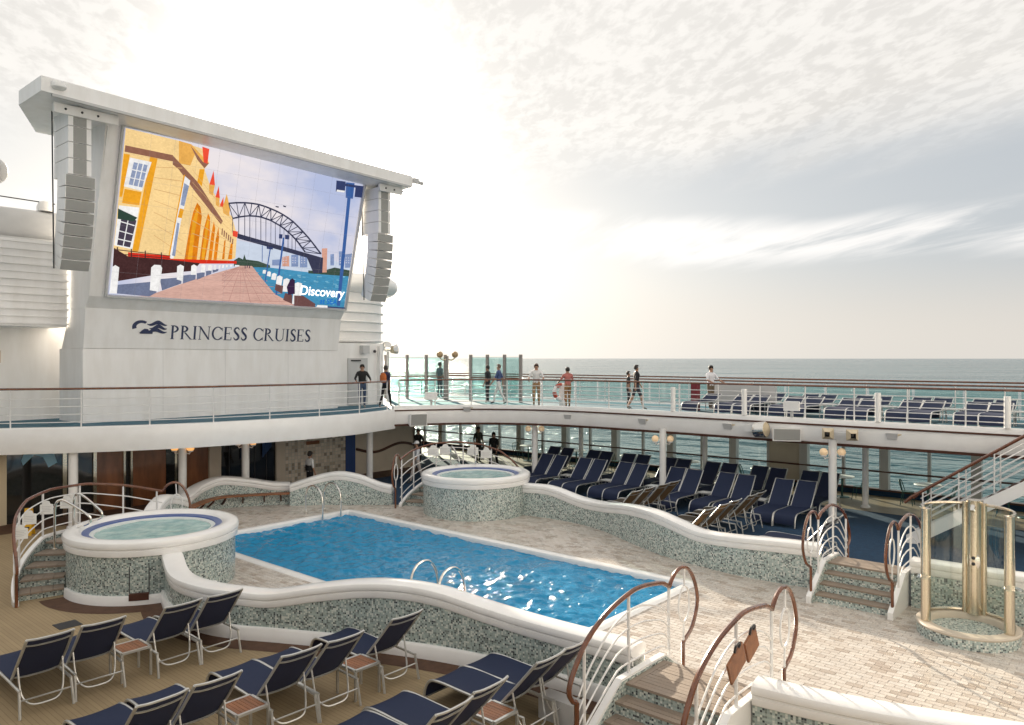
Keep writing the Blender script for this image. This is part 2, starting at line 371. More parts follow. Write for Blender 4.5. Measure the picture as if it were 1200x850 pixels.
M = {}
M['white'] = mat('white_paint', (.90,.892,.885), .36, col2=(.815,.80,.78), vscale=1.6, bump=.12, bscale=1.4, stretch=(1.6,1.6,.35))
M['white2'] = mat('white_gelcoat', (.88,.875,.865), .24, col2=(.83,.82,.805), vscale=1.7, coat=.25, bump=.06, bscale=3)
M['grey'] = mat('pale_grey_paint', (.55,.55,.55), .45, var=.08, vscale=1.5)
M['grille'] = mat('grey_grille', (.36,.36,.345), .7, bump=.8, bscale=160)
M['dark'] = mat('dark_plastic', (.03,.03,.035), .5)
M['metal'] = mat('silver_frame', (.62,.62,.60), .38, metal=.75, var=.1, vscale=9)
M['whitemetal'] = mat('white_rail_paint', (.76,.755,.75), .3, var=.05, vscale=5)
M['chrome'] = mat('chrome', (.72,.70,.66), .12, metal=1.0)
M['steel'] = mat('brushed_steel', (.68,.60,.48), .12, metal=1.0, bump=.15, bscale=30, stretch=(8,8,.4))
M['navy'] = mat('navy_sling', (.014,.026,.075), .75, var=.25, vscale=5, bump=.3, bscale=220)
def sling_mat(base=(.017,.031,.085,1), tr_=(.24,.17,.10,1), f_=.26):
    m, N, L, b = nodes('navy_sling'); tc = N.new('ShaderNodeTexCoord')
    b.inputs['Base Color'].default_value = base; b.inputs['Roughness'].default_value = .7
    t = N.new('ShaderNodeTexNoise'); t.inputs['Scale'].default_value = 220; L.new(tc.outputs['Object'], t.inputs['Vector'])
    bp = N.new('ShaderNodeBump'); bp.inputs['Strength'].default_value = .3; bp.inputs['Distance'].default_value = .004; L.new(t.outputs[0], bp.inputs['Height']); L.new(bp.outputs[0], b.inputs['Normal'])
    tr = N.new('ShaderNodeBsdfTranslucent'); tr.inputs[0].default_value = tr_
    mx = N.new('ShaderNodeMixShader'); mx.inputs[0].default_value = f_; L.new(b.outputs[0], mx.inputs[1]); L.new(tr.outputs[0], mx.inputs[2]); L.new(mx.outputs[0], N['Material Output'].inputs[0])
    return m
M['navy'] = sling_mat()
M['navy_backlit'] = sling_mat((.085,.07,.05,1), (.5,.36,.2,1), .4)  # navy slings again, sunlight coming through from behind painted in as tan
M['wood'] = mat('varnished_rail', (.17,.055,.022), .22, var=.45, vscale=7, coat=.6, stretch=(1,1,.3))
M['slat'] = mat('teak_slat', (.30,.12,.05), .5, var=.4, vscale=10, stretch=(1,.2,1))
M['darkwood'] = mat('wood_panel', (.26,.10,.04), .3, var=.5, vscale=2.5, stretch=(1,1,.25), coat=.3)
M['trim'] = mat('brown_trim', (.085,.028,.016), .4, var=.3, vscale=4)
M['beige'] = mat('beige_wall', (.58,.51,.42), .6, var=.08, vscale=2)
M['blue'] = mat('blue_door', (.02,.06,.22), .4, var=.1)
M['carpet'] = mat('blue_carpet', (.012,.05,.11), .9, var=.3, vscale=6, bump=.5, bscale=120)
M['upcarpet'] = mat('green_blue_deck', (.03,.13,.19), .7, var=.25, vscale=2.2, bump=.3, bscale=60)
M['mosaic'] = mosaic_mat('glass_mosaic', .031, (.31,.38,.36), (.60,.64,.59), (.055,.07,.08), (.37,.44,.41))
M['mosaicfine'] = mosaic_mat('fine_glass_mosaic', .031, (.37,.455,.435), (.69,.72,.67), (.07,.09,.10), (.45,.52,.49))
TILECOL = [(0,(.51,.45,.395)),(.10,(.43,.365,.31)),(.16,(.575,.52,.465)),(.45,(.61,.56,.505)),(.75,(.635,.59,.54)),(.93,(.455,.39,.33))]
M['tile'] = island_mat('deck_tile', TILECOL, .27, dirt=.12)
M['tileo'] = island_mat('deck_tile_single', TILECOL, .27, per_object=True, dirt=.12)
M['grout'] = mat('grout', (.52,.47,.42), .8, var=.2)
M['deck'] = line_mat('tan_deck', (.38,.285,.165), (.29,.21,.12), .01, .07, 0, .75, .16, 1.1)
M['border'] = mat('brown_deck_border', (.115,.055,.03), .7, var=.35, vscale=6)
M['tread'] = island_mat('weathered_teak', [(0,(.25,.20,.16)),(.3,(.30,.24,.19)),(.6,(.34,.275,.22)),(.85,(.22,.175,.14))], .6, bump=.3, sc=60)
M['teakdeck'] = line_mat('teak_margin', (.34,.26,.16), (.12,.08,.05), .012, .09, 0, .5, .25, 1.5)
def globe_mat(name, col, e):
    m, N, L, b = nodes(name); b.inputs['Base Color'].default_value = (*col, 1); b.inputs['Roughness'].default_value = .15
    b.inputs['Emission Color'].default_value = (*col, 1); b.inputs['Emission Strength'].default_value = e; return m
M['globe'] = globe_mat('amber_globe', (.72,.52,.32), .22)
M['lampglow'] = globe_mat('amber_globe_shade', (.85,.42,.14), .55)
M['glassteal'] = glass('teal_glass', (.50,.72,.72), .02)
M['glasswin'] = glass('window_glass', (.74,.86,.85), .02)
M['glassclear'] = glass('clear_glass', (.82,.88,.84), .09)
M['darkglass'] = mat('dark_window_glass', (.012,.013,.014), .06, spec=.8)
M['ivory'] = mat('ivory_plastic', (.62,.52,.36), .4)
M['green'] = mat('green_chair', (.02,.10,.09), .45)
M['paper'] = mat('white_sign', (.82,.82,.80), .5)
M['yellow'] = mat('yellow_plastic', (.75,.42,.02), .45)
M['navyprint'] = mat('navy_print', (.022,.035,.10), .4)
M['red'] = mat('red_orange', (.42,.06,.03), .5)
M['basin'] = mat('tub_shell', (.70,.74,.73), .3)
M['tubblue'] = mat('tub_blue_band', (.05,.10,.30), .3)
# ================================================================== SETTING
SEA_Z = -22.0
M['sea'] = water_mat('sea_water', (.035,.10,.125), [(.004,16.0),(.014,6.0),(.05,3.0),(.16,1.5),(.5,.5)], 1.0, 2.6, .12, turq=(.065,.15,.17), stretch=(1,.5,1))
struct('sea', mb().add([(-30000,-30000,SEA_Z),(60000,-30000,SEA_Z),(60000,60000,SEA_Z),(-30000,60000,SEA_Z)], [(0,1,2,3)]), M['sea'])

near_path = cat([(7.35,15.80,1.02),(6.98,14.6,.86),(7.0,13.5,.86),(7.25,12.75,.87),(7.55,12.2,.87),(7.95,11.45,1.03),(8.35,10.7,1.16),(8.65,10.0,1.21),(8.92,9.3,1.17),(9.15,8.5,1.04),(9.3,7.7,.96),(9.4,6.9,.93),(9.45,6.2,.93),(9.46,5.78,.93)], 6)
near_path2 = cat([(9.42,4.02,.93),(9.52,3.3,.93),(9.68,2.6,.93),(9.9,1.9,.93),(10.15,1.2,.93),(10.5,.3,.95),(11.0,-.8,1.0),(11.7,-2.0,1.05)], 6)
far_path = cat([(18.85,15.78,1.0),(19.0,14.8,1.0),(18.95,13.6,.80),(18.65,12.5,.82),(18.05,11.3,1.0),(17.5,10.2,1.07),(17.2,9.35,.98),(17.05,8.6,.86),(16.92,7.65,.9),(16.95,6.65,.96),(17.05,5.82,.97)], 6)
far_path2 = cat([(17.1,3.98,.97),(17.15,3.0,.97),(17.22,2.0,.97),(17.35,1.0,.97),(17.7,-1.0,1.0),(18.1,-2.2,1.0)], 6)
back_a = cat([(10.9,23.1,.74),(11.4,23.5,.78),(12.1,24.0,.95),(12.9,24.2,1.06),(13.7,23.85,.95),(14.4,23.45,.79),(14.9,23.1,.74)], 6)
back_b = cat([(14.75,22.85,.74),(15.2,22.45,.93),(15.65,22.05,1.08),(16.0,21.65,1.13),(16.45,21.15,1.0),(16.85,20.65,.76),(17.12,20.28,.66)], 6)
back_c = [Vector((25.8-p.x, p.y, p.z)) for p in reversed(back_b)]
TUB1, TUB2, TR = (7.7,17.4), (18.25,17.4), 1.73

xy = lambda path: [(p.x, p.y) for p in path]
tile_poly = xy(near_path2)[::-1]+xy(near_path)[::-1]+[TUB1]+xy(back_c)+xy(back_a)+xy(back_b)+[TUB2]+xy(far_path)+xy(far_path2)
def inside(p, poly):
    c = False; j = len(poly)-1
    for i in range(len(poly)):
        a, b = poly[i], poly[j]
        if (a[1] > p[1]) != (b[1] > p[1]) and p[0] < (b[0]-a[0])*(p[1]-a[1])/(b[1]-a[1])+a[0]: c = not c
        j = i
    return c

# ---- floor of the pool area (bedding under the tiles), pool cut out
PX0, PX1, PY0, PY1 = 10.2, 15.35, 8.2, 20.4
pf = mb()
for x0, x1, y0, y1 in ((6,PX0,-4,25.5),(PX1,19.6,-4,25.5),(PX0,PX1,-4,PY0),(PX0,PX1,PY1,25.5)): pf.box(x0,x1,y0,y1,-.2,0)
pool_floor = struct('pool_surround', pf, M['grout'])
# ---- tiles, running bond
def tile_box(b, x, y, w, l, z):
    e = .003
    b.add([(x-w/2,y-l/2,-.02),(x+w/2,y-l/2,-.02),(x+w/2,y+l/2,-.02),(x-w/2,y+l/2,-.02),
           (x-w/2+e,y-l/2+e,z),(x+w/2-e,y-l/2+e,z),(x+w/2-e,y+l/2-e,z),(x-w/2+e,y+l/2-e,z)],
          [(4,5,6,7),(0,1,5,4),(1,2,6,5),(2,3,7,6),(3,0,4,7)])
tiles = []
TW, TL = .12, .24
ix = 0; x = 6.2
while x < 19.4:
    y = -2.2+(TL/2 if ix % 2 else 0)
    while y < 25:
        p = (x, y)
        if inside(p, tile_poly) and not (PX0-.26 < x < PX1+.26 and PY0-.28 < y < PY1+.28) and all(math.dist(p, t) > TR-.1 for t in (TUB1, TUB2)):
            d = .756*x+.655*y; l = .655*x-.756*y
            vis = abs(l/d) < .68 and 5.05/d < .49
            tiles.append((d if vis else 99+d, x, y))
        y += TL
    x += TW; ix += 1
tiles.sort()
tm = mb(); tile_box(tm, 0, 0, TW-.008, TL-.008, .006); tmesh = tm.mesh('tile'); tmesh.materials.append(M['tileo'])
for k, (d, x, y) in enumerate(tiles[:300]):
    o = bpy.data.objects.new('tile', tmesh); COL.objects.link(o); o.parent = pool_floor; o.location = (x, y, random.uniform(-.0008,.0008))
rest = mb()
for d, x, y in tiles[300:]: tile_box(rest, x, y, TW-.008, TL-.008, .006+random.uniform(-.0008,.0008))
tag(rest.build('tile_field', M['tile'], pool_floor), kind='stuff')

# ---- port lounge deck, brown border, starboard carpet, teak margin
port = [(-6,-6),(11.7,-6)]+xy(near_path2)[::-1]+xy(near_path)[::-1]+[(7.35,16.5),TUB1,(7.0,19.5)]+xy(back_c)+[(10.9,27.5),(-6,27.5)]
struct('lounge_deck', mb().prism(port, -.02, .008), M['deck'])
def offset_path(path, o):
    out = []
    for i, p in enumerate(path):
        t = (path[min(i+1, len(path)-1)]-path[max(i-1, 0)]); t = Vector((t.x, t.y)).normalized(); out.append((p.x+t.y*o, p.y-t.x*o))
    return out
def strip(name, path, o0, o1, z, m):
    a, b = offset_path(path, o0), offset_path(path, o1); vs = [(p[0],p[1],z) for p in a]+[(p[0],p[1],z) for p in b]; n = len(a)
    return struct(name, mb().add(vs, [(i, i+1, n+i+1, n+i) for i in range(n-1)]), m)
edge = [Vector(p) for p in [(5.9,17.9,0),(5.75,17.0,0),(5.95,16.2,0),(6.45,15.4,0),(6.75,14.9,0)]]
strip('deck_border', [Vector((p.x,p.y,0)) for p in near_path], .1, .62, .012, M['border'])
struct('deck_border', mb().lathe([(1.6,.0125),(2.25,.0125)], (*TUB1,0), 24, 172, 268), M['border'])
strip('deck_border', [Vector((p,q,0)) for p, q in ((-6,13.2),(0,12.6),(2.2,11.7),(3.2,10.4),(3.9,8.9))], -.3, .3, .0125, M['border'])
stbd = xy(far_path)[::-1]+[]
star = [(18.85,15.8),TUB2,(19.4,19.5)]
starpoly = xy(far_path2)[::-1]+xy(far_path)[::-1]+[TUB2]+xy(back_b)[::-1]+xy(back_a)[::-1]+[(10.9,27.5),(23.8,27.5),(23.8,36),(30,36),(30,-6),(18.1,-6)]
struct('side_deck', mb().prism(starpoly, -.02, .008), M['carpet'])
struct('teak_margin', mb().box(26.6,29.9,-6,36,.008,.012), M['teakdeck'])

# ---- pool
pool = struct('pool_basin', mb().add([(PX0,PY0,-1.4),(PX1,PY0,-1.4),(PX1,PY1,-1.4),(PX0,PY1,-1.4),(PX0,PY0,0),(PX1,PY0,0),(PX1,PY1,0),(PX0,PY1,0)],
    [(0,1,2,3),(0,4,5,1),(1,5,6,2),(2,6,7,3),(3,7,4,0)]), mat('pool_blue_tile', (.05,.25,.45), .3))
M['pool'] = water_mat('pool_water', (.0,.225,.45), [(8,.7),(19,.35)], .8, .04, .085)
def pool_water():
    nx, ny = 150, 350; vs = []; fs = []
    for j in range(ny+1):
        for i in range(nx+1):
            x = PX0+(PX1-PX0)*i/nx; y = PY0+(PY1-PY0)*j/ny
            n1 = noise.noise(Vector((x*1.6, y*1.6, 3.1)))*.034+noise.noise(Vector((x*3.6, y*3.3, 7.7)))*.052+noise.noise(Vector((x*7.5, y*7.0, 1.7)))*.028
            vs.append((x, y, -.085+n1))
    for j in range(ny):
        for i in range(nx):
            a = j*(nx+1)+i; fs.append((a, a+1, a+nx+2, a+nx+1))
    b = mb(); b.v = vs; b.f = fs; b.uv = [[(0,0)]*4 for _ in fs]
    return b
struct('pool_water', pool_water(), M['pool'], smooth=True)
cop = thing('pool_coping', 'white rounded coping around the rectangular swimming pool', 'coping')
def coping_prof(a, b):
    o = [(0,-.16),(.02,-.03),(.0,.02),(-.06,.045),(-.2,.045),(-.26,.012),(-.26,-.02)]
    return mb().sweep([a, b], lambda i: o, closed_prof=True)
for a, b in (((PX0,PY1),(PX1,PY1)),((PX1,PY1),(PX1,PY0)),((PX1,PY0),(PX0,PY0)),((PX0,PY0),(PX0,PY1))):
    d = Vector((b[0]-a[0], b[1]-a[1])).normalized()*.26
    coping_prof(a, b).build('coping_side', M['white2'], cop, True)
for cx, cy in ((PX0,PY0),(PX1,PY0),(PX0,PY1),(PX1,PY1)):
    sx = -1 if cx == PX0 else 1; sy = -1 if cy == PY0 else 1
    a0 = math.degrees(math.atan2(sy, sx))-45
    mb().lathe([(.002,.02),(.06,.045),(.2,.045),(.26,.012),(.26,-.02)], (cx,cy,0), 8, a0, a0+90, flip=True).build('coping_corner', M['white2'], cop, True)

# ---- wave walls
def wave_wall(name, path, label, kerb=False, m='mosaic'):
    t = thing(name, label, 'wall', (0,0,0)); n = len(path)
    mb().sweep(xy(path), lambda i: [(-.15,0),(.15,0),(.15,path[i].z-.2),(-.15,path[i].z-.2)]).build('mosaic_face', M[m], t)
    cp = [(-.165,-.27),(-.18,-.25),(-.18,-.165),(-.165,-.155),(-.165,-.14),(-.20,-.12),(-.215,-.07),(-.195,-.02),(-.13,.003),(0,.01),(.13,.003),(.195,-.02),(.215,-.07),(.20,-.12),(.165,-.14),(.165,-.155),(.18,-.165),(.18,-.25),(.165,-.27)]
    mb().sweep(xy(path), lambda i: [(o, path[i].z+z) for o, z in cp][::-1]).build('cap', M['white2'], t, True)
    if kerb: mb().sweep(xy(path), lambda i: [(.12,.0),(.22,.0),(.215,.22),(.19,.25),(.12,.25)]).build('kerb', M['white2'], t, True)
    return t
wave_wall('wave_wall', near_path, 'rolling mosaic wall with white cap between the pool and the near loungers', True)
wave_wall('wave_wall', near_path2, 'short mosaic wall with white cap at the bottom right beside the near steps', True)
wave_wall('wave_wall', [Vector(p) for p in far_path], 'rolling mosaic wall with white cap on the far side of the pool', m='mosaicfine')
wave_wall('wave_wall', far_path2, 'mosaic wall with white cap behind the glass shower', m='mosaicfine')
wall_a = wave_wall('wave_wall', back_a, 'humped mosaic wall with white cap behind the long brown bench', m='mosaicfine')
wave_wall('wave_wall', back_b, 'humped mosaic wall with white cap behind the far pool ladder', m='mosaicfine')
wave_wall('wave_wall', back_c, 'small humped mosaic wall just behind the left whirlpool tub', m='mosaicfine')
# bench along wall A
bench = thing('bench', 'long curved brown bench fixed along the humped mosaic wall', 'bench')
bp_ = [p for p in back_a]
for o in (.26,.36,.46):
    mb().sweep(offset_path(bp_, o), lambda i: [(-.04,.40),(.04,.40),(.04,.45),(-.04,.45)]).build('slat', M['slat'], bench)
for k in range(3, len(bp_)-1, 5):
    a, b = offset_path(bp_, .2)[k], offset_path(bp_, .46)[k]
    mb().bar((*a,.15),(*b,.37),.05,.05).bar((*a,.385),(*b,.385),.05,.03).build('bracket', M['trim'], bench)

# ---- upper deck
front_e = [(5.6,26.35),(6.87,25.45),(8.0,24.68),(8.95,24.1),(10.1,23.5),(11.5,22.98),(12.8,22.72),(14,22.55),(15.1,22.42),(16.3,22.4),(17.4,22.52),(18.5,22.85),(19.6,23.2)]
star_e = [(19.6,23.2),(20.2,22.95),(20.96,22.47),(21.8,21.9),(22.65,21.06),(23.35,19.9),(23.85,18.6),(24.1,17.0),(24.18,14.5),(24.2,12),(24.2,9),(24.22,6),(24.25,3),(24.25,0),(24.25,-6)]
fe = cat([(*p,0) for p in front_e], 5); se = cat([(*p,0) for p in star_e], 5)
port_e = [(.25,-6),(.25,20),(1.0,24),(2.6,26.2),(4.2,26.7)]
outer = [(30,-6),(30,24),(29.6,28),(28.8,32),(27.6,36),(26.5,40)]
updeck_poly = port_e+xy(fe)+xy(se)[1:]+outer+[(-6,40),(-6,-6)]
upper_deck = struct('upper_deck', mb().prism(updeck_poly, 2.62, 3.0), M['white'])
struct('upper_deck_floor', mb().prism(updeck_poly, 3.002, 3.006), M['upcarpet'])
fas = thing('deck_fascia', 'broad white curved fascia of the upper deck under the screen', 'fascia')
mb().sweep(xy(fe), lambda i: [(-.1,2.27),(.09,2.27),(.1,2.3),(.12,2.98),(.1,3.03),(-.1,3.03)]).build('panel', M['white2'], fas, True)
fas2 = thing('deck_fascia', 'white fascia with brown trim of the starboard upper deck', 'fascia')
mb().sweep(xy(se), lambda i: [(-.1,2.44),(.08,2.44),(.09,2.46),(.1,3.1),(.07,3.16),(-.1,3.16)]).build('panel', M['white2'], fas2, True)
mb().sweep(xy(se), lambda i: [(.07,2.95),(.13,2.95),(.13,3.005),(.07,3.005)]).build('upper_trim', M['trim'], fas2, True)
mb().sweep(xy(se), lambda i: [(-.12,2.36),(.11,2.36),(.12,2.44),(-.12,2.44)]).build('lower_trim', M['trim'], fas2, True)
struct('deck_ceiling', mb().prism(xy(fe)+xy(se)[1:]+[(29.7,-6),(29.7,36),(5.6,36)], 2.56, 2.61), M['white'])

# ---- railings
def railing(name, label, path, zf, spacing=1.5, h=1.12, bars=4, thick_every=0, m='whitemetal', top='wood', r=.014, toe=None):
    t = thing(name, label, 'railing'); P = [Vector((p[0], p[1])) for p in path]; l = [0]
    for i in range(1, len(P)): l.append(l[-1]+(P[i]-P[i-1]).length)
    def at(s):
        for i in range(1, len(P)):
            if s <= l[i]+1e-6: return P[i-1].lerp(P[i], (s-l[i-1])/max(l[i]-l[i-1], 1e-6))
        return P[-1]
    n = max(1, round(l[-1]/spacing))
    for k in range(n+1):
        p = at(l[-1]*k/n)
        if thick_every and k % thick_every == 0: mb().tube([(p.x,p.y,zf),(p.x,p.y,zf+h-.06)], .085, 10).build('thick_post', M[m], t, True)
        else: mb().tube([(p.x,p.y,zf),(p.x,p.y,zf+h)], .022, 6).build('post', M[m], t, True)
    for b in range(bars): mb().tube([(p.x,p.y,zf+.14+(h-.22)*b/(bars-.15)) for p in P], r, 5).build('bar', M[m], t, True)
    mb().tube([(p.x,p.y,zf+h+.02) for p in P], .034, 7).build('top_rail', M[top], t, True)
    return t
fe_r = offset_path(fe, .02); se_r = offset_path(se, .0)
railing('balcony_railing', 'white railing with thin brown top rail on the balcony below the screen', fe_r[:-2], 3.03, 1.75, 1.1)
railing('deck_railing', 'white railing with brown top rail along the inner edge of the starboard upper deck', [se_r[i] for i in range(2, len(se_r))], 3.16, 1.5, 1.0, 5, 0)
for k, yy in enumerate((3.3,6.55,10.7,13.35)):
    o = mb().tube([(24.16,yy,3.165),(24.16,yy,4.02)], .085, 10).build('bollard_post', M['white2'], None, True)
    tag(o, 'stout white post in the upper deck railing, %s from the right edge' % ORD[k], 'post', 'stout white railing posts')
out_r = cat([(29.9,-6,0),(29.9,10,0),(29.9,24,0),(29.5,28,0),(28.7,32,0),(27.5,36,0),(26.4,40,0)], 5)
orail = railing('outer_railing', 'outer ship rail with brown top and teal glass along the sea', out_r, 3.006, 1.45, 1.08, 1)
L_ = 0
for i in range(len(out_r)-1):
    a, b = out_r[i], out_r[i+1]; n_ = max(1, round((b-a).length/1.45))
    for k in range(n_):
        p, q = a.lerp(b, (k+.03)/n_), a.lerp(b, (k+.97)/n_)
        mb().add([(p.x,p.y,3.1),(q.x,q.y,3.1),(q.x,q.y,3.98),(p.x,p.y,3.98)], [(0,1,2,3)]).build('glass_panel', M['glassteal'], orail)
mb().tube([(p.x+.25,p.y,4.22) for p in out_r], .03, 6).build('grab_rail', M['wood'], orail, True)
railing('port_railing', 'railing beside the viewer on the near upper deck', port_e, 3.0, 1.5, 1.0)

# ---- starboard window wall
ww = thing('window_wall', 'row of tall teal windows along the starboard side deck', 'window wall')
WX = 29.8
mb().box(WX,WX+.2,-6,36,0,.20).build('lower_panel', M['carpet'], ww)
mb().box(WX-.06,WX+.2,-6,36,.20,.27).build('sill', M['trim'], ww)
mb().box(WX-.05,WX+.2,-6,36,2.4,2.6).build('header', M['grey'], ww)
mb().tube([(WX-.12,-6,.92),(WX-.12,36,.92)], .035, 6).build('handrail', M['trim'], ww, True)
k = 0; y = 4.95-2.9*4
ys = []
while y < 35.5:
    w = .15 if k % 2 == 0 else .05
    if k % 2 == 0: mb().box(WX-.14,WX+.16,y-w,y+w,.27,2.4).build('thick_mullion', M['grey'], ww)
    else: mb().box(WX-.02,WX+.12,y-w,y+w,.27,2.4).build('mullion', M['grey'], ww)
    ys.append((y, w)); y += 1.45; k += 1
for (a, wa), (b, wb) in zip(ys, ys[1:]):
    if abs((a+b)/2-11.475) < .3: mb().box(WX+.0,WX+.1,a+wa,b-wb,.27,2.4).build('solid_panel', M['beige'], ww)
    else:
        g = mb().add([(WX+.06,a+wa,.27),(WX+.06,b-wb,.27),(WX+.06,b-wb,2.4),(WX+.06,a+wa,2.4)], [(0,1,2,3)]).build('pane', M['glasswin'], ww)
# ---- columns
def column(x, y, r, label, z1=2.56, lamps=True):
    c = thing('deck_column', label, 'column', (x,y,0), 0, 'white deck columns')
    mb().tube([(0,0,0),(0,0,z1)], r, 14, cap=False).build('shaft', M['white2'], c, True)
    mb().lathe([(r+.05,0),(r+.05,.05),(r,.09)], (0,0,.01), 14).build('foot', M['white2'], c, True)
    return c
for k, y in enumerate((1.95,7.82,13.7,19.6)):
    column(24.05, y, .12, ['inner white column behind the right stair','inner white column behind the far pool steps','inner white column in the middle of the far lounger row','inner white column nearest the far whirlpool tub'][k])
    column(27.2, y-.05, .10, ['outer white column by the windows at the right edge','outer white column beside the cafe tables','outer white column behind the second lounger row, centre','outer white column by the windows, farthest back'][k])
for k, (x, y) in enumerate(((8.51,24.6),(11.81,24.6),(14.07,24.6),(19.4,24.4))):
    column(x, y, .13, ['white column under the balcony behind the left tub rail','white column under the balcony left of the humped wall','white column under the balcony behind the humped wall','white column under the balcony near the passage'][k], 2.6)
def lamp(x, y, z, ang, label, m='globe'):
    g = thing('wall_lamp', label, 'lamp', (x,y,z), ang, 'globe lamps under the upper deck')
    mb().tube([(.10,0,-.05),(.24,0,-.08),(.27,0,.0)], .02, 6).bar((.08,0,-.05),(.08,0,.07),.07,.02,(1,0,0)).build('arm', M['whitemetal'], g, True)
    mb().lathe([(.05,-.02),(.09,.0),(.09,.03)], (.27,0,0), 10).build('cup', M['whitemetal'], g, True)
    mb().ball((.27,0,.12), .125, 8).build('globe', M[m], g, True)
LN = {7.82:'behind the far pool steps',13.7:'in the middle of the far lounger row',19.6:'nearest the far whirlpool tub'}
for y in (7.82,13.7,19.6):
    lamp(24.05, y, 2.05, R(128), 'globe lamp on the left of the column '+LN[y]); lamp(24.05, y, 2.05, R(-52), 'globe lamp on the right of the column '+LN[y])
for (x, y), nm in (((11.81,24.6),'left of the humped wall'),((14.07,24.6),'behind the humped wall')):
    lamp(x, y, 1.98, R(128), 'amber lamp on the left of the balcony column '+nm, 'lampglow'); lamp(x, y, 1.98, R(-52), 'amber lamp on the right of the balcony column '+nm, 'lampglow')

# ---- lower front under the balcony: wall of doors and dark windows
fw = thing('lounge_front', 'dark glass and wood front wall under the balcony', 'wall')
FY = 26.6
def seg(name, x0, x1, m, z0=0.0, z1=2.56, dy=0.0, th=.12): return mb().box(x0,x1,FY+dy,FY+dy+th,z0,z1).build(name, M[m], fw)
seg('end_panel', -2, 7.05, 'darkwood')
seg('glass_pane', 7.35, 8.9, 'darkglass', dy=.04)
seg('frame', 7.05, 7.35, 'ivory', dy=-.03)
seg('glass_pane', 9.02, 9.8, 'darkglass', dy=.04)
seg('frame', 8.9, 9.02, 'steel')
seg('frame', 9.8, 9.9, 'steel', dy=-.03)
seg('door_panel', 9.9, 10.75, 'darkwood', dy=.05)
seg('frame', 10.75, 10.82, 'steel', dy=-.02); seg('glass_pane', 10.82, 10.98, 'darkglass', dy=.04); seg('frame', 10.98, 11.05, 'steel', dy=-.02)
seg('door_panel', 11.05, 12.2, 'darkwood', dy=.05)
seg('glass_pane', 12.2, 12.5, 'darkglass', dy=.03); seg('frame', 12.5, 12.58, 'steel'); seg('glass_pane', 12.58, 12.75, 'darkglass', dy=.03)
seg('door_panel', 12.75, 13.75, 'darkwood', dy=.05)
seg('pilaster', 13.75, 14.2, 'beige', dy=-.06)
seg('glass_pane', 14.2, 16.5, 'darkglass', dy=.04)
for x in (14.55, 15.05, 15.6, 16.1): seg('mullion', x, x+.03, 'dark', dy=.02, th=.01)
seg('pilaster', 16.5, 16.9, 'beige', dy=-.06)
M['pattern'] = mosaic_mat('patterned_wall', .14, (.56,.49,.41), (.64,.57,.48), (.46,.39,.31), (.60,.53,.44))
seg('patterned_wall', 16.9, 19.85, 'pattern')
seg('door', 19.85, 20.35, 'blue', dy=-.03)
seg('passage_wall', 20.35, 23.8, 'beige')
mb().box(23.68,23.8,26.6,36,0,2.56).build('passage_side', M['beige'], fw)
mb().box(23.8,29.8,35.9,36,0,2.56).build('passage_end', M['darkwood'], fw)
wv = [(20.4+3.3*i/24, FY-.05, 1.05+.14*math.sin(i/24*2*math.pi*1.1+2.6)) for i in range(25)]
mb().tube(wv, .06, 6).build('wave_rail', M['trim'], fw, True)
mb().box(17.9,18.5,FY-.06,FY,1.52,1.66).build('wood_sign', M['darkwood'], fw)
mb().box(6.1,6.65,FY-.03,FY,1.05,1.25).build('notice', M['paper'], fw)
mb().box(5.6,6.8,FY-.02,FY,1.5,2.2).build('hatch', M['dark'], fw)
mb().box(5.5,6.9,FY-.035,FY-.02,1.72,1.76).build('hatch_shelf', M['ivory'], fw)
struct('lounge_floor', mb().box(3,23.6,25.2,26.6,.008,.012), M['border'])
decal = mb()
decal.add([(7.9,FY+.03,2.35),(8.25,FY+.03,2.42),(8.6,FY+.03,2.2),(8.75,FY+.03,1.75),(8.5,FY+.03,1.62),(8.35,FY+.03,1.95),(8.1,FY+.03,2.05),(7.8,FY+.03,1.75),(7.75,FY+.03,1.9)], [(0,8,7,6),(0,6,5,2,1),(5,4,3,2)])
tag(decal.build('window_decal', mat('pale_blue_decal', (.30,.58,.80), .3)), 'pale blue painted figure on the dark glass at the left', 'decal')
for k, x in enumerate((15.0,15.9)):
    c = mb()
    n_ = 8
    for i in range(n_): 
        a = x+.05*i; c.add([(a,FY-.02-.03*(i%2),2.3),(a+.05,FY-.02-.03*((i+1)%2),2.3),(a+.06,FY-.02-.03*((i+1)%2),1.25+.05*i),(a+.01,FY-.02-.03*(i%2),1.2+.05*i)], [(0,1,2,3)])
    tag(c.build('hanging_cloth', mat('deep_blue_cloth', (.02,.06,.16), .8)), ['left','right'][k]+' deep blue cloth hanging in the dark windows behind the humped wall', 'cloth', 'blue cloths in the dark windows')

# ---- unseen white block added behind the viewer to bounce sunlight onto the tower
aft = struct('aft_bounce_block', mb().box(-5.5,30,-14,-9,3.1,9.2), M['white'])
for z0, y1 in ((9.2,-10.5),(12.4,-12)): mb().box(-2,27,-16,y1,z0+.003,z0+3.0).build('bounce_tier', M['white'], aft)
for z in (4.6,7.4):
    for k in range(14): mb().box(-3.4+2.35*k,-1.9+2.35*k,-9.05,-8.97,z,z+.9).build('window', M['darkglass'], aft)  # window rows dress the added bounce block
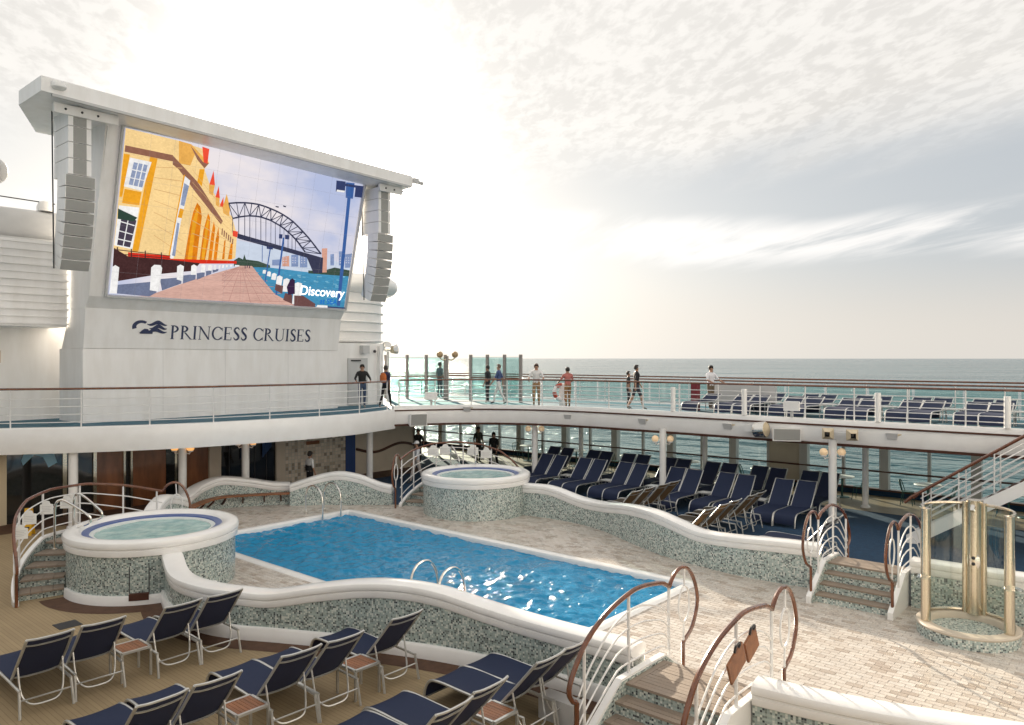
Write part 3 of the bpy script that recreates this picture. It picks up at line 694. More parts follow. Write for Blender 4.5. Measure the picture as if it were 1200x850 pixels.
# ================================================================== SCREEN TOWER
tw = thing('screen_tower', 'white superstructure tower carrying the big outdoor screen above the balcony', 'tower', (0,0,0))
TX0, TX1 = 9.2, 18.86
def extr(poly_yz, x0, x1):
    n = len(poly_yz); v = [(x0,y,z) for y, z in poly_yz]+[(x1,y,z) for y, z in poly_yz]
    return mb().add(v, [tuple(range(n)), tuple(range(2*n-1, n-1, -1))]+[(i, n+i, n+(i+1) % n, (i+1) % n) for i in range(n)])
extr([(25.8,3.0),(25.8,5.36),(27.8,5.36),(27.8,3.0)], TX0, TX1).build('lower_wall', M['white'], tw)
extr([(25.775,5.365),(25.58,6.62),(26.9,6.62),(27.6,5.365)], TX0, TX1).build('name_panel', M['white'], tw)
extr([(25.6,6.625),(25.30,6.98),(23.96,12.25),(26.3,12.25),(26.9,6.625)], TX0, TX1).build('screen_housing', M['white'], tw)
# frame lip round the screen
SB, ST_, SX0, SX1 = Vector((0,25.2,7.06)), Vector((0,23.93,12.03)), 9.73, 18.72
sn = Vector((0, -(ST_.z-SB.z), (ST_.y-SB.y))).normalized()
def scr(u, v, off=0.0):
    p = SB.lerp(ST_, v)+sn*off; return (SX0+(SX1-SX0)*u, p.y, p.z)
lip = mb()
for a, b in ((( -.01,-.012),(1.01,-.012)),((1.01,-.012),(1.01,1.012)),((1.01,1.012),(-.01,1.012)),((-.01,1.012),(-.01,-.012))): lip.bar(scr(*a,.02), scr(*b,.02), .06, .10, sn)
lip.build('screen_bezel', M['grey'], tw)
mb().bar((TX0-.02,25.62,6.60),(TX1+.02,25.62,6.60),.05,.05).build('ledge', M['white'], tw)
# roof slab, tapering down to the right
def rz(x): return 12.55-(x-7.04)*(.32/13.06)
rp = [(7.04,22.6),(20.1,22.6),(20.3,23.6),(19.6,26.8),(8.2,26.8),(7.04,24.4)]
n = len(rp)
mb().add([(x,y,rz(x)-.40) for x, y in rp]+[(x,y,rz(x)) for x, y in rp], [tuple(range(n-1,-1,-1)), tuple(range(n,2*n))]+[(i,(i+1)%n,n+(i+1)%n,n+i) for i in range(n)]).build('roof', M['white'], tw)
mb().bar((7.3,22.62,12.10),(20.0,22.62,11.80),.10,.07).build('roof_lip', M['grey'], tw)
for x0, x1 in ((7.5,9.2),(18.86,20.0)):
    mb().box(x0,x1,23.1,23.2,rz(x1)-.68,rz(x1)-.42).build('bracket', M['white'], tw)
    for k in range(3): mb().ball((x0+.3+k*.42,23.09,rz(x1)-.55), .035, 5).build('bolt', M['dark'], tw)
mb().lathe([(.001,.10),(.15,.09),(.19,.04),(.19,-.06),(.12,-.12),(.001,-.13)], (7.45,22.58,12.38), 16).build('beacon', M['white2'], tw, True)
mb().box(20.1,20.35,22.5,22.66,11.98,12.16).tube([(20.3,22.6,12.05),(20.55,22.5,12.0)], .07, 8).build('camera_box', M['grey'], tw)
for k, x in enumerate((9.26,18.80)): mb().bar((x,25.7,6.7),(x,24.0,12.0),.06,.14).build('edge_rib', M['white'], tw)

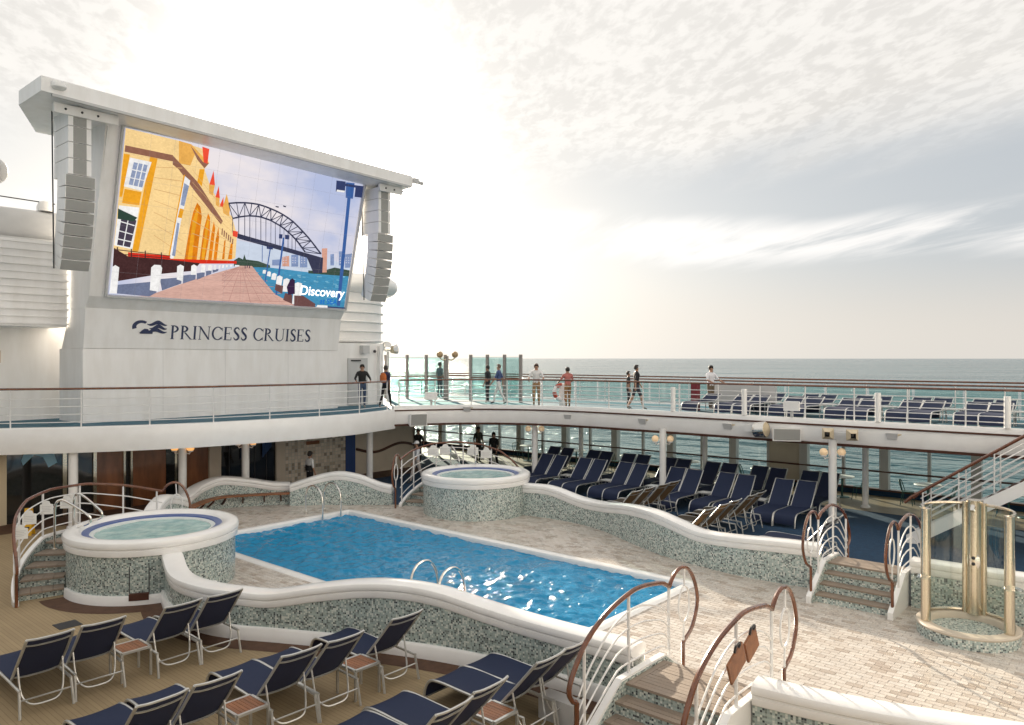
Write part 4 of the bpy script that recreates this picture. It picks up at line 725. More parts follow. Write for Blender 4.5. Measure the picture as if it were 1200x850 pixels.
# ---- screen with its picture
PIC = [['haze',[[0.388,0.419],[0.437,0.429],[0.848,0.379],[1,0.342],[1,0.249],[0.528,0.258],[0.403,0.217]]],['sea',[[0.518,0.264],[0.663,0.261],[0.799,0.256],[1,0.264],[1,0],[0.871,0],[0.735,0],[0.642,0.078],[0.569,0.186]]],['trees',[[0.448,0.287],[0.467,0.311],[0.485,0.3],[0.488,0.336],[0.498,0.302],[0.551,0.3],[0.606,0.278],[0.608,0.261],[0.451,0.246]]],['trees',[[0.788,0.27],[0.858,0.276],[0.917,0.313],[1,0.303],[1,0.256],[0.79,0.248]]],['pink',[[0.656,0.347],[0.687,0.362],[0.694,0.285],[0.662,0.28]]],['pink',[[0.839,0.445],[0.866,0.451],[0.881,0.269],[0.857,0.265]]],['city',[[0.696,0.369],[0.729,0.38],[0.737,0.29],[0.704,0.285]]],['city',[[0.737,0.371],[0.774,0.365],[0.781,0.291],[0.745,0.286]]],['city',[[0.886,0.408],[0.904,0.416],[0.913,0.328],[0.894,0.325]]],['city',[[0.927,0.439],[0.946,0.443],[0.957,0.335],[0.938,0.332]]],['city',[[0.961,0.422],[1,0.437],[1,0.325],[0.972,0.319]]],['city',[[0.612,0.319],[0.648,0.329],[0.652,0.285],[0.615,0.279]]],['planks',[[0.099,0],[0.137,0.008],[0.301,0.136],[0.48,0.255],[0.474,0.254],[0.527,0.261],[0.568,0.193],[0.644,0.076],[0.751,0],[0.421,0]]],['joint',[[0.477,0.24],[0.447,0],[0.449,0],[0.479,0.239]]],['joint',[[0.48,0.24],[0.494,0],[0.495,0],[0.482,0.24]]],['joint',[[0.483,0.24],[0.541,0],[0.543,0],[0.485,0.241]]],['joint',[[0.486,0.24],[0.59,0],[0.592,0],[0.487,0.242]]],['joint',[[0.489,0.24],[0.641,0],[0.642,0],[0.49,0.242]]],['joint',[[0.492,0.241],[0.692,0],[0.693,0],[0.493,0.243]]],['joint',[[0.473,0.24],[0.414,0.072],[0.415,0.071],[0.474,0.238]]],['joint',[[0.47,0.239],[0.41,0.121],[0.411,0.119],[0.471,0.237]]],['joint',[[0.467,0.239],[0.408,0.148],[0.409,0.146],[0.468,0.237]]],['joint',[[0.464,0.239],[0.407,0.166],[0.408,0.164],[0.465,0.236]]],['joint',[[0.461,0.238],[0.406,0.178],[0.407,0.176],[0.462,0.236]]],['joint',[[0.458,0.238],[0.405,0.187],[0.406,0.184],[0.459,0.235]]],['joint',[[0.46,0.239],[0.535,0.248],[0.535,0.25],[0.46,0.241]]],['joint',[[0.455,0.234],[0.538,0.245],[0.538,0.247],[0.455,0.237]]],['joint',[[0.44,0.221],[0.546,0.235],[0.546,0.237],[0.439,0.224]]],['joint',[[0.414,0.199],[0.56,0.218],[0.559,0.221],[0.414,0.202]]],['joint',[[0.407,0.173],[0.579,0.195],[0.579,0.198],[0.407,0.176]]],['joint',[[0.409,0.14],[0.604,0.164],[0.604,0.168],[0.409,0.144]]],['joint',[[0.412,0.101],[0.636,0.126],[0.635,0.13],[0.412,0.104]]],['joint',[[0.416,0.054],[0.673,0.081],[0.673,0.085],[0.415,0.058]]],['joint',[[0.42,0],[0.718,0.027],[0.718,0.031],[0.42,0.004]]],['glint',[[0.764,0.219],[0.779,0.219],[0.779,0.216],[0.764,0.215]]],['glint',[[0.74,0.224],[0.754,0.224],[0.755,0.221],[0.74,0.22]]],['glint',[[0.99,0.073],[1,0.074],[1,0.07],[0.991,0.07]]],['glint',[[0.769,0.115],[0.782,0.114],[0.783,0.111],[0.77,0.111]]],['glint',[[0.746,0.215],[0.757,0.215],[0.757,0.212],[0.746,0.212]]],['glint',[[0.994,0.067],[1,0.067],[1,0.064],[0.994,0.063]]],['glint',[[0.937,0.221],[0.951,0.221],[0.952,0.218],[0.937,0.217]]],['glint',[[0.896,0.081],[0.921,0.081],[0.921,0.078],[0.897,0.077]]],['glint',[[0.959,0.251],[0.98,0.252],[0.98,0.249],[0.96,0.247]]],['glint',[[0.904,0.138],[0.916,0.137],[0.917,0.134],[0.905,0.135]]],['glint',[[0.834,0.232],[0.859,0.234],[0.859,0.231],[0.834,0.228]]],['glint',[[0.967,0.135],[0.981,0.135],[0.982,0.132],[0.967,0.131]]],['glint',[[0.981,0.131],[1,0.131],[1,0.128],[0.982,0.127]]],['glint',[[0.96,0.145],[0.977,0.144],[0.977,0.141],[0.96,0.141]]],['glint',[[0.88,0.154],[0.892,0.153],[0.892,0.15],[0.88,0.15]]],['glint',[[0.8,0.051],[0.809,0.049],[0.81,0.046],[0.801,0.047]]],['glint',[[0.787,0.117],[0.803,0.117],[0.803,0.114],[0.787,0.113]]],['glint',[[0.759,0.143],[0.771,0.142],[0.771,0.139],[0.759,0.14]]],['glint',[[0.887,0.193],[0.902,0.193],[0.902,0.19],[0.887,0.19]]],['glint',[[0.923,0.187],[0.942,0.187],[0.943,0.184],[0.924,0.183]]],['glint',[[0.967,0.249],[0.977,0.248],[0.978,0.245],[0.968,0.245]]],['glint',[[0.88,0.202],[0.895,0.202],[0.895,0.199],[0.881,0.198]]],['glint',[[0.755,0.132],[0.764,0.13],[0.764,0.127],[0.755,0.128]]],['glint',[[0.922,0.042],[0.949,0.042],[0.949,0.039],[0.923,0.038]]],['glint',[[0.936,0.027],[0.945,0.026],[0.945,0.023],[0.936,0.023]]],['glint',[[0.934,0.166],[0.961,0.167],[0.961,0.164],[0.935,0.162]]],['glint',[[0.896,0.059],[0.91,0.058],[0.911,0.055],[0.897,0.055]]],['glint',[[0.758,0.136],[0.769,0.135],[0.769,0.132],[0.759,0.132]]],['glint',[[0.827,0.016],[0.841,0.015],[0.841,0.012],[0.827,0.013]]],['glint',[[0.698,0.223],[0.708,0.222],[0.709,0.219],[0.698,0.219]]],['glint',[[0.936,0.178],[0.95,0.178],[0.95,0.175],[0.936,0.174]]],['glint',[[0.822,0.201],[0.831,0.2],[0.831,0.197],[0.822,0.198]]],['glint',[[0.713,0.196],[0.733,0.196],[0.733,0.193],[0.714,0.192]]],['glint',[[0.737,0.23],[0.754,0.23],[0.754,0.227],[0.738,0.226]]],['glint',[[0.74,0.113],[0.762,0.113],[0.762,0.11],[0.741,0.109]]],['glint',[[0.836,0.011],[0.853,0.01],[0.853,0.007],[0.836,0.007]]],['glint',[[0.772,0.146],[0.781,0.144],[0.781,0.141],[0.773,0.142]]],['glint',[[0.822,0.192],[0.846,0.193],[0.846,0.189],[0.822,0.188]]],['glint',[[0.954,0.146],[0.964,0.145],[0.964,0.142],[0.955,0.142]]],['glint',[[0.772,0.186],[0.784,0.186],[0.784,0.183],[0.773,0.183]]],['cityw',[[0.659,0.345],[0.664,0.346],[0.665,0.339],[0.66,0.338]]],['cityw',[[0.661,0.328],[0.666,0.329],[0.666,0.321],[0.662,0.321]]],['cityw',[[0.663,0.311],[0.667,0.311],[0.668,0.304],[0.663,0.303]]],['cityw',[[0.671,0.347],[0.675,0.348],[0.676,0.341],[0.671,0.34]]],['cityw',[[0.672,0.33],[0.677,0.331],[0.677,0.323],[0.673,0.323]]],['cityw',[[0.674,0.312],[0.678,0.313],[0.679,0.306],[0.674,0.305]]],['cityw',[[0.702,0.353],[0.707,0.354],[0.708,0.346],[0.703,0.345]]],['cityw',[[0.704,0.335],[0.709,0.336],[0.709,0.329],[0.704,0.328]]],['cityw',[[0.705,0.318],[0.71,0.319],[0.711,0.311],[0.706,0.311]]],['cityw',[[0.714,0.355],[0.718,0.356],[0.719,0.348],[0.714,0.347]]],['cityw',[[0.715,0.337],[0.72,0.338],[0.721,0.331],[0.716,0.33]]],['cityw',[[0.717,0.32],[0.721,0.321],[0.722,0.313],[0.717,0.312]]],['cityw',[[0.744,0.36],[0.749,0.361],[0.749,0.354],[0.745,0.353]]],['cityw',[[0.746,0.343],[0.75,0.343],[0.751,0.336],[0.746,0.335]]],['cityw',[[0.747,0.325],[0.752,0.326],[0.753,0.318],[0.748,0.318]]],['cityw',[[0.757,0.363],[0.762,0.363],[0.763,0.356],[0.758,0.355]]],['cityw',[[0.759,0.345],[0.764,0.346],[0.765,0.338],[0.76,0.338]]],['cityw',[[0.761,0.327],[0.766,0.328],[0.766,0.321],[0.761,0.32]]],['cityw',[[0.936,0.394],[0.941,0.395],[0.942,0.387],[0.937,0.387]]],['cityw',[[0.938,0.376],[0.943,0.377],[0.944,0.369],[0.939,0.368]]],['cityw',[[0.94,0.357],[0.945,0.358],[0.946,0.351],[0.94,0.35]]],['cityw',[[0.967,0.4],[0.973,0.401],[0.973,0.393],[0.968,0.392]]],['cityw',[[0.969,0.381],[0.975,0.382],[0.975,0.375],[0.97,0.374]]],['cityw',[[0.971,0.363],[0.977,0.364],[0.977,0.356],[0.972,0.355]]],['cityw',[[0.98,0.402],[0.985,0.403],[0.986,0.395],[0.981,0.394]]],['cityw',[[0.982,0.384],[0.987,0.384],[0.988,0.377],[0.983,0.376]]],['cityw',[[0.984,0.365],[0.989,0.366],[0.99,0.358],[0.985,0.357]]],['cityw',[[0.993,0.404],[0.998,0.405],[0.999,0.398],[0.994,0.397]]],['cityw',[[0.995,0.386],[1,0.387],[1,0.379],[0.996,0.378]]],['cityw',[[0.997,0.367],[1,0.368],[1,0.36],[0.998,0.359]]],['wall',[[0,1],[0.182,0.994],[0.277,0.975],[0.302,0.896],[0.286,0.853],[0.321,0.738],[0.375,0.631],[0.416,0.58],[0.446,0.462],[0.452,0.304],[0.421,0.277],[0.232,0.244],[0.047,0.244],[0,0.28]]],['wallb',[[0.182,0.994],[0.228,0.989],[0.301,0.895],[0.286,0.858],[0.245,0.934],[0.233,0.858],[0.191,0.858]]],['shade',[[0.004,0.901],[0.167,0.9],[0.17,0.862],[0.004,0.863]]],['shade',[[0.168,0.896],[0.209,0.842],[0.266,0.766],[0.382,0.541],[0.376,0.516],[0.261,0.703],[0.193,0.82],[0.169,0.844]]],['shade',[[0.225,0.982],[0.278,0.895],[0.301,0.895],[0.286,0.858],[0.256,0.902]]],['seam',[[0.106,0.808],[0.205,0.835],[0.205,0.831],[0.106,0.804]]],['seam',[[0.11,0.746],[0.21,0.755],[0.211,0.75],[0.11,0.742]]],['seam',[[0.114,0.677],[0.217,0.663],[0.217,0.658],[0.114,0.673]]],['seam',[[0.118,0.607],[0.223,0.568],[0.223,0.564],[0.119,0.603]]],['seam',[[0.123,0.536],[0.23,0.472],[0.23,0.468],[0.123,0.532]]],['seam',[[0.127,0.465],[0.236,0.381],[0.236,0.377],[0.127,0.461]]],['seam',[[0.132,0.394],[0.242,0.293],[0.242,0.288],[0.132,0.39]]],['orange',[[0.089,0.863],[0.115,0.861],[0.084,0.28],[0.063,0.276]]],['orange',[[0.002,0.852],[0.022,0.853],[0.011,0.598],[0.002,0.596]]],['white',[[0.023,0.836],[0.096,0.833],[0.074,0.651],[0.013,0.661]]],['pane',[[0.037,0.813],[0.084,0.811],[0.074,0.672],[0.028,0.677]]],['white',[[0.051,0.814],[0.054,0.813],[0.044,0.674],[0.041,0.675]]],['white',[[0.067,0.814],[0.071,0.813],[0.061,0.672],[0.058,0.673]]],['white',[[0.034,0.771],[0.082,0.768],[0.081,0.763],[0.033,0.765]]],['white',[[0.03,0.721],[0.079,0.718],[0.078,0.713],[0.03,0.716]]],['orange',[[0.016,0.648],[0.073,0.644],[0.07,0.563],[0.012,0.561]]],['white',[[0.003,0.545],[0.071,0.549],[0.062,0.29],[0.001,0.303]]],['darkpane',[[0.016,0.512],[0.066,0.468],[0.054,0.3],[0.01,0.308]]],['white',[[0.038,0.501],[0.041,0.499],[0.032,0.301],[0.029,0.302]]],['white',[[0.014,0.453],[0.062,0.439],[0.061,0.433],[0.014,0.447]]],['white',[[0.013,0.396],[0.059,0.384],[0.058,0.378],[0.012,0.391]]],['white',[[0.011,0.347],[0.057,0.338],[0.056,0.332],[0.011,0.341]]],['awning',[[0.001,0.526],[0.068,0.487],[0.056,0.46],[0.003,0.464]]],['orange',[[0.204,0.513],[0.217,0.795],[0.212,0.793],[0.19,0.258],[0.197,0.256]]],['white',[[0.217,0.787],[0.238,0.765],[0.222,0.503],[0.21,0.259],[0.195,0.256],[0.205,0.513]]],['pane',[[0.217,0.744],[0.236,0.73],[0.227,0.599],[0.213,0.604]]],['orange',[[0.212,0.583],[0.227,0.578],[0.223,0.521],[0.208,0.523]]],['pane',[[0.208,0.49],[0.217,0.487],[0.215,0.274],[0.203,0.278]]],['amber',[[0.25,0.257],[0.256,0.466],[0.262,0.572],[0.273,0.635],[0.287,0.611],[0.297,0.551],[0.297,0.265]]],['amber',[[0.308,0.267],[0.309,0.463],[0.319,0.579],[0.329,0.551],[0.336,0.438],[0.33,0.27]]],['amber',[[0.341,0.272],[0.341,0.439],[0.345,0.532],[0.354,0.488],[0.355,0.396],[0.355,0.275]]],['amber',[[0.362,0.276],[0.361,0.413],[0.366,0.499],[0.374,0.431],[0.375,0.278]]],['amber',[[0.396,0.287],[0.396,0.412],[0.401,0.421],[0.406,0.288]]],['amber',[[0.42,0.291],[0.423,0.394],[0.431,0.411],[0.437,0.294]]],['orange',[[0.263,0.332],[0.264,0.513],[0.275,0.605],[0.282,0.585],[0.277,0.425],[0.279,0.265],[0.262,0.262]]],['orange',[[0.314,0.341],[0.318,0.51],[0.322,0.549],[0.326,0.528],[0.326,0.344],[0.326,0.273],[0.315,0.271]]],['orange',[[0.267,0.847],[0.286,0.853],[0.283,0.742],[0.264,0.765]]],['spire',[[0.267,0.989],[0.294,0.984],[0.294,0.89],[0.279,0.894]]],['spire',[[0.31,0.762],[0.32,0.854],[0.332,0.765]]],['spire',[[0.339,0.687],[0.347,0.765],[0.357,0.688]]],['spire',[[0.359,0.633],[0.371,0.699],[0.376,0.632]]],['spire',[[0.423,0.488],[0.447,0.486],[0.446,0.446],[0.428,0.45]]],['wallb',[[0.309,0.761],[0.332,0.765],[0.329,0.695],[0.314,0.706]]],['wallb',[[0.34,0.688],[0.357,0.688],[0.357,0.627],[0.345,0.639]]],['wallb',[[0.372,0.631],[0.382,0.722],[0.403,0.631],[0.402,0.577],[0.378,0.594]]],['red',[[0.048,0.27],[0.196,0.274],[0.197,0.25],[0.049,0.245]]],['red',[[0.197,0.256],[0.456,0.286],[0.458,0.267],[0.199,0.224]]],['fence',[[0,0.288],[0.049,0.245],[0.197,0.25],[0.311,0.246],[0.288,0.191],[0.17,0.153],[0.021,0.085],[0.003,0.14]]],['fence',[[0.009,0.294],[0.013,0.295],[0.02,0.171],[0.016,0.17]]],['fence',[[0.056,0.293],[0.06,0.293],[0.067,0.178],[0.063,0.178]]],['fence',[[0.104,0.291],[0.108,0.292],[0.114,0.186],[0.11,0.185]]],['fence',[[0.161,0.29],[0.165,0.291],[0.171,0.195],[0.167,0.195]]],['beam',[[0.024,0.064],[0.155,0.103],[0.162,0.032],[0.138,0.003],[0.021,0.01]]],['beam',[[0.168,0.12],[0.248,0.143],[0.249,0.101],[0.181,0.047]]],['beam',[[0.251,0.155],[0.3,0.173],[0.301,0.136],[0.255,0.102]]],['beam',[[0.303,0.178],[0.334,0.19],[0.334,0.159],[0.306,0.133]]],['beam',[[0.338,0.197],[0.36,0.207],[0.36,0.182],[0.34,0.163]]],['beam',[[0.363,0.21],[0.387,0.22],[0.386,0.205],[0.365,0.189]]],['white',[[0.001,0.171],[0.01,0.184],[0.024,0.172],[0.025,0.01],[0,0.007]]],['white',[[0.133,0.189],[0.143,0.208],[0.165,0.209],[0.172,0.192],[0.17,0.038],[0.137,0.044]]],['white',[[0.226,0.212],[0.237,0.225],[0.251,0.216],[0.254,0.117],[0.23,0.126]]],['white',[[0.279,0.223],[0.288,0.234],[0.3,0.225],[0.301,0.167],[0.281,0.164]]],['white',[[0.317,0.233],[0.324,0.242],[0.334,0.234],[0.334,0.187],[0.318,0.188]]],['white',[[0.344,0.237],[0.354,0.243],[0.36,0.238],[0.359,0.202],[0.345,0.205]]],['white',[[0.367,0.242],[0.376,0.244],[0.376,0.212],[0.368,0.211]]],['white',[[0.385,0.245],[0.393,0.247],[0.392,0.223],[0.386,0.222]]],['white',[[0.4,0.249],[0.407,0.251],[0.407,0.23],[0.4,0.229]]],['white',[[0.415,0.252],[0.422,0.253],[0.422,0.236],[0.415,0.234]]],['white',[[0.432,0.255],[0.441,0.256],[0.44,0.243],[0.432,0.242]]],['white',[[0.451,0.258],[0.47,0.259],[0.471,0.25],[0.452,0.247]]],['steel',[[0.395,0.658],[0.426,0.67],[0.425,0.681],[0.393,0.668]]],['steel',[[0.426,0.67],[0.459,0.679],[0.458,0.69],[0.425,0.681]]],['steel',[[0.459,0.679],[0.488,0.683],[0.488,0.694],[0.458,0.69]]],['steel',[[0.488,0.683],[0.518,0.683],[0.518,0.694],[0.488,0.694]]],['steel',[[0.518,0.683],[0.544,0.677],[0.545,0.688],[0.519,0.694]]],['steel',[[0.544,0.677],[0.571,0.668],[0.573,0.679],[0.546,0.688]]],['steel',[[0.571,0.668],[0.599,0.657],[0.601,0.668],[0.573,0.679]]],['steel',[[0.599,0.657],[0.628,0.642],[0.63,0.652],[0.601,0.668]]],['steel',[[0.627,0.642],[0.652,0.625],[0.655,0.635],[0.63,0.652]]],['steel',[[0.652,0.625],[0.677,0.604],[0.681,0.614],[0.655,0.635]]],['steel',[[0.677,0.604],[0.703,0.576],[0.707,0.585],[0.681,0.614]]],['steel',[[0.703,0.576],[0.73,0.542],[0.735,0.552],[0.707,0.585]]],['steel',[[0.73,0.542],[0.752,0.516],[0.756,0.525],[0.735,0.552]]],['steel',[[0.751,0.516],[0.774,0.486],[0.779,0.494],[0.757,0.525]]],['steel',[[0.774,0.486],[0.803,0.442],[0.809,0.451],[0.779,0.494]]],['steel',[[0.803,0.442],[0.832,0.399],[0.838,0.408],[0.808,0.451]]],['steel',[[0.419,0.563],[0.443,0.578],[0.44,0.588],[0.417,0.573]]],['steel',[[0.442,0.578],[0.467,0.59],[0.465,0.6],[0.441,0.589]]],['steel',[[0.466,0.59],[0.487,0.598],[0.486,0.608],[0.465,0.6]]],['steel',[[0.487,0.597],[0.512,0.601],[0.512,0.612],[0.486,0.608]]],['steel',[[0.512,0.601],[0.534,0.601],[0.534,0.612],[0.512,0.612]]],['steel',[[0.533,0.601],[0.556,0.595],[0.557,0.606],[0.534,0.612]]],['steel',[[0.555,0.595],[0.578,0.588],[0.58,0.599],[0.557,0.606]]],['steel',[[0.578,0.588],[0.599,0.575],[0.601,0.585],[0.58,0.599]]],['steel',[[0.599,0.575],[0.621,0.562],[0.624,0.572],[0.601,0.585]]],['steel',[[0.621,0.562],[0.64,0.546],[0.644,0.556],[0.624,0.572]]],['steel',[[0.64,0.547],[0.66,0.527],[0.664,0.536],[0.644,0.556]]],['steel',[[0.66,0.527],[0.681,0.505],[0.685,0.515],[0.664,0.536]]],['steel',[[0.681,0.505],[0.699,0.483],[0.704,0.492],[0.685,0.514]]],['steel',[[0.699,0.483],[0.719,0.455],[0.724,0.464],[0.704,0.492]]],['steel',[[0.718,0.455],[0.736,0.426],[0.742,0.435],[0.724,0.463]]],['steel',[[0.736,0.427],[0.753,0.4],[0.758,0.408],[0.742,0.434]]],['steel',[[0.392,0.662],[0.416,0.567],[0.419,0.569],[0.395,0.664]]],['steel',[[0.424,0.675],[0.44,0.583],[0.443,0.584],[0.427,0.676]]],['steel',[[0.457,0.684],[0.464,0.595],[0.467,0.595],[0.46,0.685]]],['steel',[[0.486,0.688],[0.485,0.603],[0.488,0.603],[0.49,0.688]]],['steel',[[0.516,0.688],[0.51,0.607],[0.514,0.606],[0.52,0.688]]],['steel',[[0.543,0.683],[0.532,0.607],[0.535,0.606],[0.546,0.682]]],['steel',[[0.571,0.674],[0.555,0.601],[0.558,0.6],[0.574,0.672]]],['steel',[[0.599,0.663],[0.577,0.595],[0.581,0.592],[0.602,0.661]]],['steel',[[0.627,0.648],[0.599,0.582],[0.602,0.579],[0.63,0.645]]],['steel',[[0.652,0.632],[0.621,0.569],[0.624,0.565],[0.655,0.628]]],['steel',[[0.677,0.611],[0.641,0.553],[0.643,0.549],[0.68,0.607]]],['steel',[[0.704,0.583],[0.661,0.534],[0.663,0.529],[0.706,0.578]]],['steel',[[0.731,0.55],[0.682,0.513],[0.684,0.507],[0.733,0.544]]],['steel',[[0.753,0.524],[0.701,0.49],[0.702,0.485],[0.755,0.518]]],['steel',[[0.776,0.493],[0.72,0.462],[0.722,0.457],[0.777,0.487]]],['steel',[[0.805,0.449],[0.739,0.433],[0.74,0.428],[0.806,0.443]]],['steel',[[0.835,0.407],[0.755,0.407],[0.755,0.401],[0.835,0.401]]],['steel',[[0.393,0.661],[0.44,0.582],[0.443,0.585],[0.395,0.665]]],['steel',[[0.457,0.685],[0.44,0.584],[0.443,0.583],[0.46,0.684]]],['steel',[[0.457,0.683],[0.485,0.601],[0.488,0.604],[0.46,0.686]]],['steel',[[0.517,0.689],[0.485,0.604],[0.488,0.601],[0.52,0.687]]],['steel',[[0.516,0.687],[0.532,0.605],[0.535,0.607],[0.52,0.689]]],['steel',[[0.571,0.675],[0.532,0.608],[0.535,0.604],[0.573,0.671]]],['steel',[[0.57,0.673],[0.577,0.593],[0.581,0.594],[0.574,0.674]]],['steel',[[0.628,0.649],[0.578,0.596],[0.58,0.591],[0.63,0.645]]],['steel',[[0.627,0.647],[0.62,0.567],[0.624,0.567],[0.631,0.647]]],['steel',[[0.678,0.611],[0.621,0.569],[0.623,0.564],[0.68,0.606]]],['steel',[[0.677,0.61],[0.661,0.532],[0.664,0.531],[0.681,0.608]]],['steel',[[0.732,0.55],[0.662,0.534],[0.663,0.529],[0.732,0.544]]],['steel',[[0.731,0.549],[0.7,0.489],[0.703,0.486],[0.734,0.545]]],['steel',[[0.777,0.493],[0.701,0.49],[0.701,0.485],[0.777,0.487]]],['steel',[[0.775,0.492],[0.738,0.433],[0.741,0.428],[0.778,0.488]]],['steel',[[0.835,0.407],[0.74,0.433],[0.739,0.428],[0.835,0.401]]],['steel',[[0.446,0.473],[0.848,0.376],[0.849,0.345],[0.446,0.44]]],['steel',[[0.416,0.568],[0.424,0.472],[0.426,0.473],[0.419,0.568]]],['steel',[[0.44,0.583],[0.449,0.466],[0.452,0.466],[0.443,0.584]]],['steel',[[0.464,0.595],[0.475,0.46],[0.478,0.46],[0.467,0.595]]],['steel',[[0.485,0.603],[0.497,0.454],[0.5,0.455],[0.488,0.603]]],['steel',[[0.511,0.606],[0.524,0.448],[0.526,0.448],[0.513,0.607]]],['steel',[[0.532,0.606],[0.546,0.442],[0.549,0.443],[0.535,0.607]]],['steel',[[0.555,0.6],[0.569,0.437],[0.571,0.437],[0.558,0.601]]],['steel',[[0.578,0.593],[0.592,0.431],[0.594,0.432],[0.58,0.594]]],['steel',[[0.599,0.58],[0.612,0.426],[0.615,0.427],[0.601,0.581]]],['steel',[[0.621,0.567],[0.634,0.421],[0.636,0.422],[0.624,0.567]]],['steel',[[0.641,0.551],[0.653,0.417],[0.655,0.417],[0.643,0.552]]],['steel',[[0.661,0.531],[0.672,0.412],[0.675,0.412],[0.664,0.532]]],['steel',[[0.682,0.51],[0.691,0.407],[0.694,0.408],[0.684,0.51]]],['steel',[[0.7,0.487],[0.708,0.403],[0.71,0.404],[0.703,0.488]]],['steel',[[0.766,0.37],[0.848,0.379],[0.855,0.262],[0.811,0.255],[0.79,0.308]]],['steel',[[0.59,0.698],[0.606,0.698],[0.605,0.689],[0.592,0.69]]],['steel',[[0.623,0.711],[0.638,0.709],[0.637,0.7],[0.626,0.701]]],['lamp',[[0.923,0.898],[0.955,0.02],[0.973,0.019],[0.94,0.9]]],['lamp',[[0.907,0.959],[0.951,0.965],[0.954,0.848],[0.916,0.846]]],['lampdark',[[0.857,0.957],[0.904,0.963],[0.908,0.883],[0.862,0.876]]],['lampdark',[[0.958,0.952],[1,0.958],[1,0.869],[0.961,0.865]]],['lampdark',[[0.903,0.95],[0.958,0.952],[0.96,0.934],[0.905,0.93]]],['white',[[0.866,0.892],[0.907,0.895],[0.906,0.882],[0.865,0.877]]],['lampdark',[[0.907,0.011],[1,0.01],[0.999,0],[0.908,0]]],['lamp',[[0.642,0.487],[0.644,0.072],[0.652,0.071],[0.65,0.488]]],['lampdark',[[0.623,0.508],[0.639,0.509],[0.64,0.478],[0.625,0.477]]],['lampdark',[[0.65,0.509],[0.671,0.51],[0.672,0.479],[0.653,0.478]]],['lamp',[[0.59,0.398],[0.587,0.16],[0.592,0.159],[0.595,0.398]]],['lampdark',[[0.575,0.41],[0.604,0.41],[0.604,0.393],[0.577,0.393]]],['lamp',[[0.554,0.412],[0.563,0.3],[0.566,0.3],[0.557,0.412]]],['white',[[0.724,0.163],[0.74,0.177],[0.762,0.171],[0.768,0.017],[0.728,0.013]]],['white',[[0.672,0.188],[0.686,0.199],[0.7,0.192],[0.698,0.1],[0.672,0.1]]],['white',[[0.639,0.203],[0.651,0.215],[0.666,0.205],[0.665,0.14],[0.64,0.146]]],['white',[[0.615,0.221],[0.625,0.229],[0.637,0.222],[0.635,0.178],[0.615,0.181]]],['white',[[0.594,0.233],[0.603,0.237],[0.61,0.232],[0.61,0.199],[0.593,0.204]]],['white',[[0.573,0.241],[0.582,0.245],[0.588,0.24],[0.586,0.217],[0.573,0.218]]],['deckbeam',[[0.732,0.077],[0.776,0.079],[0.842,0.024],[0.843,0],[0.784,0],[0.739,0]]],['deckbeam',[[0.688,0.091],[0.722,0.08],[0.728,0.013],[0.683,0.038]]],['deckbeam',[[0.638,0.151],[0.674,0.141],[0.675,0.082],[0.638,0.107]]],['person',[[0.703,0.19],[0.711,0.203],[0.725,0.19],[0.734,0.089],[0.703,0.078],[0.691,0.136]]],['white',[[0.853,0.017],[0.905,0.017],[0.907,0],[0.848,0]]],['seam',[[0.239,0.838],[0.419,0.55],[0.419,0.547],[0.239,0.834]]],['seam',[[0.244,0.759],[0.421,0.513],[0.422,0.51],[0.245,0.755]]],['seam',[[0.25,0.68],[0.424,0.476],[0.425,0.473],[0.25,0.676]]],['seam',[[0.255,0.6],[0.427,0.439],[0.427,0.436],[0.256,0.596]]],['seam',[[0.261,0.52],[0.43,0.402],[0.43,0.399],[0.261,0.515]]],['seam',[[0.267,0.438],[0.433,0.364],[0.433,0.361],[0.267,0.434]]],['seam',[[0.272,0.356],[0.436,0.327],[0.436,0.324],[0.273,0.352]]],['shade',[[0.378,0.494],[0.382,0.492],[0.384,0.449],[0.379,0.451]]],['shade',[[0.387,0.482],[0.392,0.48],[0.393,0.438],[0.388,0.44]]],['shade',[[0.396,0.47],[0.401,0.468],[0.402,0.428],[0.398,0.43]]],['shade',[[0.406,0.458],[0.411,0.456],[0.412,0.417],[0.407,0.419]]],['shade',[[0.415,0.446],[0.42,0.444],[0.421,0.406],[0.416,0.408]]],['shade',[[0.425,0.434],[0.43,0.432],[0.431,0.396],[0.426,0.398]]],['fence',[[0.003,0.282],[0.196,0.277],[0.196,0.273],[0.003,0.276]]],['fence',[[0.004,0.256],[0.197,0.261],[0.197,0.257],[0.004,0.251]]],['person',[[0.499,0.266],[0.503,0.267],[0.504,0.247],[0.501,0.247]]],['person',[[0.51,0.265],[0.513,0.265],[0.515,0.246],[0.511,0.245]]],['person',[[0.491,0.259],[0.494,0.26],[0.496,0.24],[0.493,0.24]]]]
K = .52
PC = {'haze':(206,216,232),'sea':(72,146,184),'trees':(66,84,72),'pink':(214,160,140),'city':(134,152,190),'planks':(214,172,158),'wall':(250,214,150),'wallb':(236,176,88),
 'shade':(150,104,84),'seam':(222,178,120),'orange':(240,166,42),'white':(244,242,240),'pane':(146,158,186),'darkpane':(74,66,80),'awning':(52,72,62),'amber':(226,130,28),
 'spire':(238,82,58),'red':(218,52,34),'fence':(72,46,46),'beam':(112,120,146),'steel':(60,62,84),'lamp':(62,98,160),'lampdark':(56,66,106),'deckbeam':(112,78,76),'person':(60,40,70),'joint':(184,138,128),'glint':(150,206,226),'cityw':(206,206,222)}
